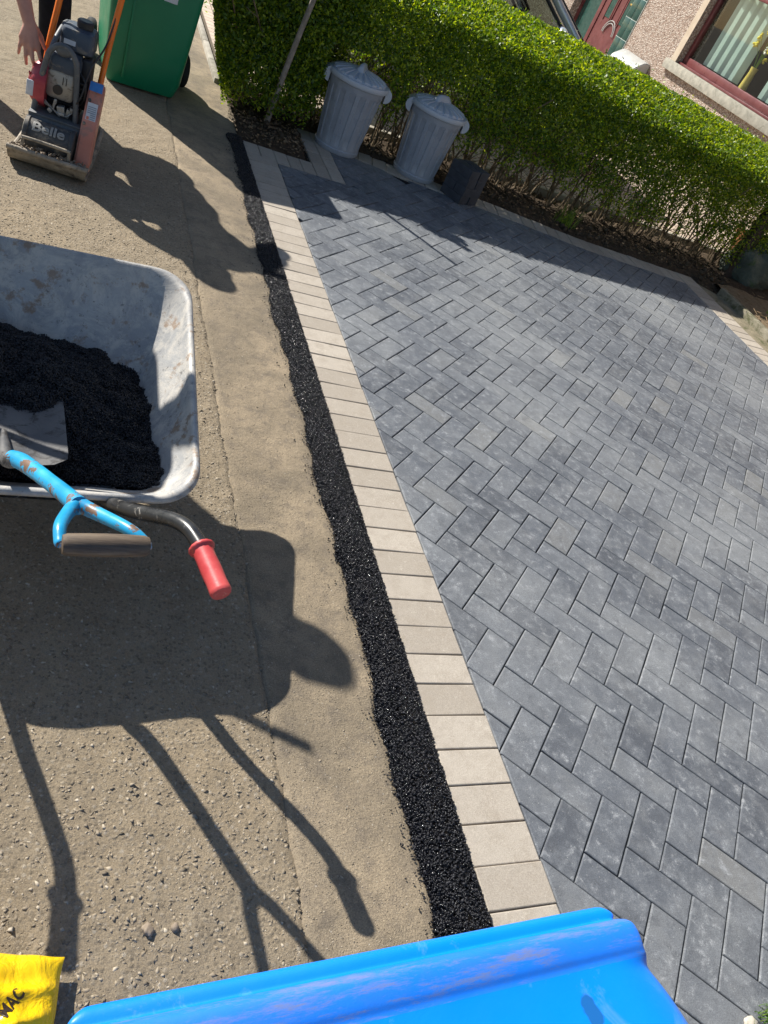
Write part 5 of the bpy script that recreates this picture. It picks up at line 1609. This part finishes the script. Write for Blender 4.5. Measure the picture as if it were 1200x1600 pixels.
# worker bent over the compactor; only the right arm and one leg reach into view
wr = (-1.2131, 3.6745, 0.5003)
F1 = [((-1.2092, 3.6694, 0.4982), (-1.2359, 3.654, 0.4387), 0.0235, 0.0135), ((-1.2092, 3.6694, 0.4921), (-1.2175, 3.6386, 0.4233), 0.023, 0.0145), ((-1.2062, 3.6694, 0.4921), (-1.1928, 3.6303, 0.4161), 0.023, 0.0145), ((-1.2031, 3.6694, 0.4941), (-1.1682, 3.6386, 0.4202), 0.023, 0.0140),
      ((-1.2359, 3.654, 0.4387), (-1.2395, 3.6437, 0.3996), 0.0092, 0.0085), ((-1.2395, 3.6437, 0.3996), (-1.2421, 3.654, 0.3688), 0.0085, 0.0072),
      ((-1.2175, 3.6386, 0.4233), (-1.2123, 3.6231, 0.377), 0.0100, 0.0092), ((-1.2123, 3.6231, 0.377), (-1.2067, 3.6437, 0.338), 0.0092, 0.0078),
      ((-1.1928, 3.6303, 0.4161), (-1.1825, 3.6129, 0.3719), 0.0102, 0.0094), ((-1.1825, 3.6129, 0.3719), (-1.1733, 3.6437, 0.3411), 0.0094, 0.0080),
      ((-1.1682, 3.6386, 0.4202), (-1.1538, 3.6231, 0.3853), 0.0100, 0.0092), ((-1.1538, 3.6231, 0.3853), (-1.1466, 3.6591, 0.3616), 0.0092, 0.0080),
      ((-1.1928, 3.6848, 0.4849), (-1.1599, 3.695, 0.4469), 0.0180, 0.0135), ((-1.1599, 3.695, 0.4469), (-1.1415, 3.6899, 0.413), 0.0120, 0.0092)]
person('person', 'person in black trousers bending down to touch the plate compactor engine',
       dict(ankR=(-1.56, 4.30, 0.09), toeR=(-1.52, 4.14, 0.05), knR=(-1.55, 4.20, 0.50), hipR=(-1.40, 4.62, 0.88), ankL=(-1.10, 4.42, 0.09), toeL=(-1.06, 4.27, 0.05), knL=(-1.125, 4.27, 0.49), hipL=(-1.20, 4.66, 0.88),
            pelvis=(-1.30, 4.66, 0.92), waist=(-1.30, 4.50, 1.03), chest=(-1.26, 4.24, 1.16), neck=(-1.25, 4.06, 1.15), head=(-1.25, 3.93, 1.115), face=(0.1, -0.55, -0.8),
            shR=(-1.41, 4.06, 1.12), elR=(-1.345, 3.86, 0.82), wrR=wr, shL=(-1.08, 4.18, 1.20), elL=(-0.92, 4.36, 1.20), wrL=(-0.955, 4.06, 1.10)),
       [F1, gen_hand((-0.955, 4.06, 1.10), (0, -0.9, -0.35), (1, 0, 0), (0, -0.3, -1), 0.75, -1)], 0.0055)
# second worker standing beside the barrow, outside the frame: his shadow falls across it
person('person', 'person in navy t-shirt standing beside the wheelbarrow with a long handled rake',
       dict(ankR=(-1.80, 2.05, 0.09), toeR=(-1.64, 2.01, 0.05), knR=(-1.76, 2.07, 0.48), hipR=(-1.74, 2.08, 0.92), ankL=(-1.80, 2.52, 0.09), toeL=(-1.64, 2.54, 0.05), knL=(-1.77, 2.38, 0.48), hipL=(-1.75, 2.28, 0.92),
            pelvis=(-1.75, 2.15, 0.97), waist=(-1.73, 2.13, 1.10), chest=(-1.67, 2.22, 1.30), neck=(-1.61, 2.32, 1.45), head=(-1.575, 2.345, 1.585), face=(0.8, -0.3, -0.4),
            shR=(-1.66, 2.09, 1.37), elR=(-1.77, 1.93, 1.13), wrR=(-1.46, 1.74, 1.07), shL=(-1.63, 2.52, 1.37), elL=(-1.66, 2.58, 1.08), wrL=(-1.52, 2.42, 0.92)),
       [gen_hand((-1.46, 1.74, 1.07), (0.7, -0.8, 0.0), (0.1, 0.4, 0.9), (0.3, -0.9, 0.1), 0.7, 1), gen_hand((-1.52, 2.42, 0.92), (0.5, -0.5, -0.6), (0.3, 0.8, -0.3), (-0.7, 0.0, -0.5), 0.4, -1)], 0.008)
rk = empty('garden_rake', (-1.50, 1.08, 0))
tag(rk, 'long wooden handled rake held upright beside the wheelbarrow', 'rake')
b = B(); b.tube([(0, 0, 0.03), (0.139, 0.64, 1.285)], 0.0145, 12); b.build('handle', M['gripwood'], rk)
b = B(); b.tube([(-0.18, 0, 0.05), (0.18, 0, 0.05)], 0.008, 8)
for k in range(13):
    b.tube([(-0.18 + 0.03 * k, 0, 0.05), (-0.18 + 0.03 * k, -0.015, 0.004)], [0.004, 0.002], 6)
b.tube([(0, 0.0, 0.05), (0.008, 0.04, 0.09)], 0.016, 10)
b.build('head', M['steel'], rk)

# ---- house --------------------------------------------------------
HX = 7.0
hs = empty('house', (HX, 8.0, 0))
tag(hs, 'pinkish roughcast house with maroon window and door beyond the hedge', 'house')
def hb(b, x0, x1, y0, y1, z0, z1, bv=0.0): return b.bb(x0 - HX, x1 - HX, y0 - 8, y1 - 8, z0, z1, bv)
WY0, WY1, WZ0, WZ1 = 7.9, 10.72, 1.0, 2.35
DY0, DY1, DZ1 = 12.50, 14.3, 2.3
b = B()
hb(b, HX, HX + 0.3, -3.0, WY0, -0.1, 5.4)
hb(b, HX, HX + 0.3, WY0, WY1, -0.1, WZ0 - 0.122); hb(b, HX, HX + 0.3, WY0, WY1, WZ1, 5.4)
hb(b, HX, HX + 0.3, WY1, DY0, -0.1, 5.4)
hb(b, HX, HX + 0.3, DY0, DY1, DZ1, 5.4)
hb(b, HX, HX + 0.3, DY1, 24, -0.1, 5.4)
hb(b, HX + 0.3, 15, -3.0, -2.7, -0.1, 5.4); hb(b, HX + 0.3, 15, 23.7, 24, -0.1, 5.4)
bmesh.ops.remove_doubles(b.bm, verts=b.bm.verts, dist=1e-5)
b.build('wall', M['roughcast'], hs, 0)
b = B()
b.prism([(HX - 0.45 - HX, 5.3), (11 - HX, 8.0), (15.4 - HX, 5.3), (15.4 - HX, 5.15), (11 - HX, 7.85), (HX - 0.45 - HX, 5.15)], -11.3, 16.3, Matrix(((1, 0, 0, 0), (0, 0, 1, 0), (0, 1, 0, 0), (0, 0, 0, 1))))
b.build('roof', M['slate'], hs, 0)
b = B(); hb(b, HX - 0.075, HX + 0.12, WY0 - 0.12, WY1 + 0.16, WZ0 - 0.125, WZ0, 0.003)
b.build('window_sill', M['sillstone'], hs)
b = B(); hb(b, HX - 0.006, HX + 0.02, WY1 + 0.001, WY1 + 0.13, WZ0 + 0.001, WZ1 + 0.15); b.build('window_margin', M['margin'], hs, 0)
wf = B()
hb(wf, HX + 0.10, HX + 0.17, WY1 - 0.075, WY1, WZ0, WZ1, 0.008)
hb(wf, HX + 0.10, HX + 0.17, WY0, WY0 + 0.075, WZ0, WZ1, 0.008)
hb(wf, HX + 0.10, HX + 0.17, WY0 + 0.075, WY1 - 0.075, WZ1 - 0.07, WZ1, 0.008)
hb(wf, HX + 0.098, HX + 0.17, WY0 + 0.075, WY1 - 0.075, WZ0 + 0.03, WZ0 + 0.13, 0.012)
hb(wf, HX + 0.04, HX + 0.11, WY0 + 0.005, WY1 - 0.005, WZ0 + 0.001, WZ0 + 0.032, 0.006)
hb(wf, HX + 0.105, HX + 0.165, WY0 + 0.075, WY1 - 0.075, 2.05, 2.10, 0.006)
w_ = wf.build('window', M['maroon'], hs)
b = B(); hb(b, HX + 0.13, HX + 0.136, WY0 + 0.07, WY1 - 0.07, WZ0 + 0.12, WZ1 - 0.06); b.build('pane', M['glass'], w_, 0)
for (ya, yb) in ((9.56, 10.40), (7.95, 9.02)):
    b = B()
    n_ = int((yb - ya) / 0.085)
    for k in range(n_):
        yc = ya + (yb - ya) * (k + 0.5) / n_
        b.box((HX + 0.235 - HX, yc - 8, 1.69), (0.004, 0.098, 1.10 + 0.0), 0.0, Matrix.Rotation(R(24 if k % 2 else 52), 3, 'Z'))
    b.build('blind', M['blind'], w_, 0)
b = B()
hb(b, HX + 0.301, HX + 1.6, WY0 - 0.3, WY1 + 0.3, WZ0 - 0.16, WZ0 - 0.10); hb(b, HX + 1.6, HX + 1.7, WY0 - 0.3, WY1 + 0.3, 0.6, 2.8)
hb(b, HX + 0.301, HX + 1.6, WY0 - 0.4, WY0 - 0.3, 0.6, 2.8); hb(b, HX + 0.301, HX + 1.6, WY1 + 0.3, WY1 + 0.4, 0.6, 2.8); hb(b, HX + 0.301, HX + 1.6, WY0 - 0.3, WY1 + 0.3, 2.7, 2.8)
b.build('room', M['room'], hs, 0)
# door with tiled reveal
b = B()
hb(b, HX + 0.14, HX + 0.20, DY0, DY0 + 0.09, 0.1, DZ1); hb(b, HX + 0.14, HX + 0.20, 13.56, 13.66, 0.1, DZ1); hb(b, HX + 0.14, HX + 0.20, DY1 - 0.08, DY1, 0.1, DZ1)
hb(b, HX + 0.14, HX + 0.20, DY0 + 0.09, 13.56, 2.2, DZ1)
hb(b, HX + 0.155, HX + 0.195, DY0 + 0.09, 13.56, 0.12, 2.2, 0.004)
for (ya, yb) in ((12.70, 12.86), (12.94, 13.12), (13.20, 13.38)):
    hb(b, HX + 0.140, HX + 0.156, ya - 0.03, ya, 0.95, 2.05, 0.004); hb(b, HX + 0.140, HX + 0.156, yb, yb + 0.03, 0.95, 2.05, 0.004)
dr = b.build('door', M['maroon'], hs, 0)
b = B()
for (ya, yb) in ((12.70, 12.86), (13.20, 13.38)):
    hb(b, HX + 0.148, HX + 0.153, ya, yb, 1.0, 2.0)
b.build('pane', M['tile'], dr, 0)
b = B()
m_ = Matrix.Translation((0.138, 13.04 - 8, 0.98)) @ Matrix.Rotation(PI / 2, 4, 'Y') @ Matrix.Rotation(PI / 2, 4, 'Z')
for rr_ in (0.20, 0.16):
    b.tube([(0.138, 13.03 - 8 + rr_ * math.cos(a), 0.80 + rr_ * math.sin(a)) for a in np.linspace(0, PI, 13)], 0.008, 6)
b.build('moulding', M['pvc'], dr)
b = B(); b.tube([(0.12, 12.63 - 8, 1.25), (0.10, 12.63 - 8, 1.30), (0.10, 12.63 - 8, 1.42), (0.12, 12.63 - 8, 1.46)], 0.009, 8, 3); hb(b, HX + 0.145, HX + 0.156, 12.66, 12.80, 1.30, 1.33, 0.003)
b.build('handle', M['gold'], dr)
b = B(); hb(b, HX + 0.165, HX + 0.171, 13.66, DY1 - 0.08, 0.1, DZ1); b.build('sidelight', M['tile'], hs, 0)
b = B(); hb(b, HX + 0.30, HX + 0.34, DY0, DY1, 0.0, DZ1); b.build('hall', M['room'], hs, 0)
b = B(); hb(b, HX - 0.55, HX + 0.3, 12.45, 14.35, -0.05, 0.10, 0.01); b.build('door_step', M['concrete'], hs)
b = B(); hb(b, HX - 0.012, HX + 0.0, 12.14, 12.495, 0.0, 2.35); b.build('tile_grout', M['grout'], hs, 0)
b = B()
for k in range(8):
    for (ya, yb) in ((12.15, 12.312), (12.322, 12.487)):
        hb(b, HX - 0.018, HX - 0.0115, ya, yb, 0.01 + k * 0.29, 0.01 + k * 0.29 + 0.28, 0.003)
b.build('tiles', M['tile'], hs, 30)
gm = B()
rr_ = [(-0.27, 0.30), (-0.27, 0.62), (-0.245, 0.68), (-0.10, 0.795), (0.0, 0.80), (0.0, 0.30)]
XZm = Matrix(((1, 0, 0, 0), (0, 0, 1, 0), (0, 1, 0, 0), (0, 0, 0, 1)))
gm.prism([(x - 0.002, z) for x, z in rr_], 11.22 - 8, 11.98 - 8, XZm)
bmesh.ops.bevel(gm.bm, geom=list(gm.bm.edges), offset=0.012, segments=2, affect='EDGES')
gm.bb(-0.275, -0.268, 11.60 - 8, 11.605 - 8, 0.32, 0.66)
gm.build('gas_meter_box', M['pvc'], hs)
# vase
va = empty('vase', (HX + 0.20, 9.36, WZ0 + 0.001))
tag(va, 'yellow vase of artificial flowers standing on the window ledge', 'vase')
b = B(); b.lathe([(0.0, 0.0), (0.060, 0.0), (0.066, 0.01), (0.060, 0.12), (0.045, 0.34), (0.052, 0.40), (0.046, 0.40), (0.04, 0.36)], 24, None, False, True); b.build('body', M['vase'], va)
b = B()
rnd = random.Random(5)
sprays = []
for k in range(16):
    a = rnd.uniform(0, 2 * PI); L_ = rnd.uniform(0.15, 0.62); dx, dy = 0.05 * math.cos(a), (0.20 * math.sin(a) * (0.7 if k % 2 else 1.2))
    p1 = Vector((dx, dy, 0.38 + L_)); b.tube([(0, 0, 0.3), (dx * 0.4, dy * 0.4, 0.38 + L_ * 0.5), tuple(p1)], 0.003, 5, 3)
    tgt = B(); sprays.append((tgt, k % 3 or dy > -0.05)); tgt.tube([p1, p1 * 0.6 + Vector((dx * 0.2, dy * 0.2, (0.38 + L_ * 0.5) * 0.4))], 0.004, 5)
    for j in range(9):
        q = p1 + Vector((rnd.uniform(-0.02, 0.02), rnd.uniform(-0.03, 0.03), -rnd.uniform(0, 0.35) * L_))
        tgt.sphere(q, rnd.uniform(0.010, 0.022), (1, 1, 0.8), 7, 5)
b.build('stems', M['leaf'], va)
for tg, yel in sprays:
    tg.build('flower_spray', M['petal'] if yel else M['petalw'], va)

# ---- car on the neighbour's drive ----------------------------------
car = empty('parked_car', (2.3, 7.62, 0.012))
tag(car, 'silver parked car on the neighbouring drive behind the hedge', 'car')
def sect(x, hw, zb, zt, r=0.10, n=5, crown=0.0):
    return [(x, y, z + (crown * (1 - (y / hw) ** 2) if z > (zb + zt) / 2 else 0)) for y, z in rrect(-hw, hw, zb, zt, r, n)]
b = B()
b.loft([sect(x, hw, zb, zt, r) for x, hw, zb, zt, r in ((-2.0, 0.70, 0.35, 0.80, 0.10), (-1.95, 0.80, 0.24, 0.93, 0.12), (-1.6, 0.86, 0.20, 0.97, 0.13), (-0.8, 0.875, 0.19, 0.965, 0.12), (0.0, 0.88, 0.19, 0.955, 0.12), (0.75, 0.875, 0.19, 0.95, 0.12), (1.0, 0.87, 0.19, 0.925, 0.14), (1.5, 0.85, 0.20, 0.83, 0.16), (1.85, 0.79, 0.23, 0.70, 0.16), (1.98, 0.68, 0.30, 0.58, 0.10))], True, True, True)
b.build('body', M['carpaint'], car, 50)
cabs = [(-1.85, 0.70, 0.62, 0.96, 0.98), (-1.55, 0.76, 0.60, 0.96, 1.36), (-0.9, 0.79, 0.62, 0.955, 1.46), (-0.2, 0.79, 0.62, 0.95, 1.475), (0.25, 0.785, 0.60, 0.95, 1.41), (0.62, 0.78, 0.60, 0.95, 1.18), (0.98, 0.76, 0.66, 0.925, 0.945)]
rg = []
for x, hb_, ht, z0, z1 in cabs:
    rg.append([(x, -hb_, z0 - 0.02), (x, -hb_ * 0.5 - ht * 0.5, (z0 + z1) / 2 + 0.02), (x, -ht, z1 - 0.03), (x, -ht + 0.08, z1), (x, 0, z1 + 0.015), (x, ht - 0.08, z1), (x, ht, z1 - 0.03), (x, hb_ * 0.5 + ht * 0.5, (z0 + z1) / 2 + 0.02), (x, hb_, z0 - 0.02)])
b = B(); b.loft(rg, False); b.build('windows', M['carglass'], car, 50)
b = B()
rr2 = [[(x, y * 1.0, z + 0.006) for x, y, z in r[2:7]] for r in rg[1:5]]
b.loft(rr2, False); b.loft([[(x, y, z - 0.02) for x, y, z in r] for r in rr2], False)
b.build('roof', M['carpaint'], car, 50)
for s_ in (-1, 1):
    def sp_(i, e=0.006):
        x, hb_, ht, z0, z1 = cabs[i]
        return Vector((x, s_ * (ht + e), z1 - 0.025))
    b = B()
    pts = [Vector((0.98, s_ * 0.765, 0.935)), Vector((0.62, s_ * 0.66, 1.17)), sp_(4), sp_(3), sp_(2), sp_(1), Vector((-1.85, s_ * 0.70, 0.97))]
    b.tube(pts, [0.040, 0.040, 0.036, 0.032, 0.032, 0.045, 0.055], 10, 4)
    b.build('pillar', M['carpaint'], car)
    b = B(); b.tube([p + Vector((-0.045, s_ * 0.004, -0.052)) for p in pts], 0.016, 8, 4); b.tube([p + Vector((0.035, s_ * -0.012, 0.030)) for p in pts[:3]], 0.016, 8, 4)
    b.tube([(-0.35, s_ * 0.80, 0.95), (-0.35, s_ * 0.64, 1.42)], 0.028, 8)
    b.build('window_seal', M['black'], car)
    b = B(); b.sphere((0.55, s_ * 0.96, 1.02), 0.10, (0.6, 1.0, 0.7)); b.build('mirror', M['carpaint'], car)
    b = B(); b.sphere((1.80, s_ * 0.62, 0.64), 0.13, (0.9, 1.0, 0.5)); b.build('headlight', M['lamp'], car)
    b = B(); b.sphere((-1.93, s_ * 0.66, 0.80), 0.12, (0.5, 0.8, 1.0)); b.build('tail_light', M['redlamp'], car)
    for x in (-1.25, 1.27):
        wheel(car, (x, s_ * 0.80, 0.30), 0.30, 0.19, 'y', 0.66)
    for x in (-0.95, 0.0):
        b = B(); b.box((x, s_ * 0.885, 0.84), (0.16, 0.02, 0.025), 0.008)
        b.build('door_handle', M['carpaint'], car)
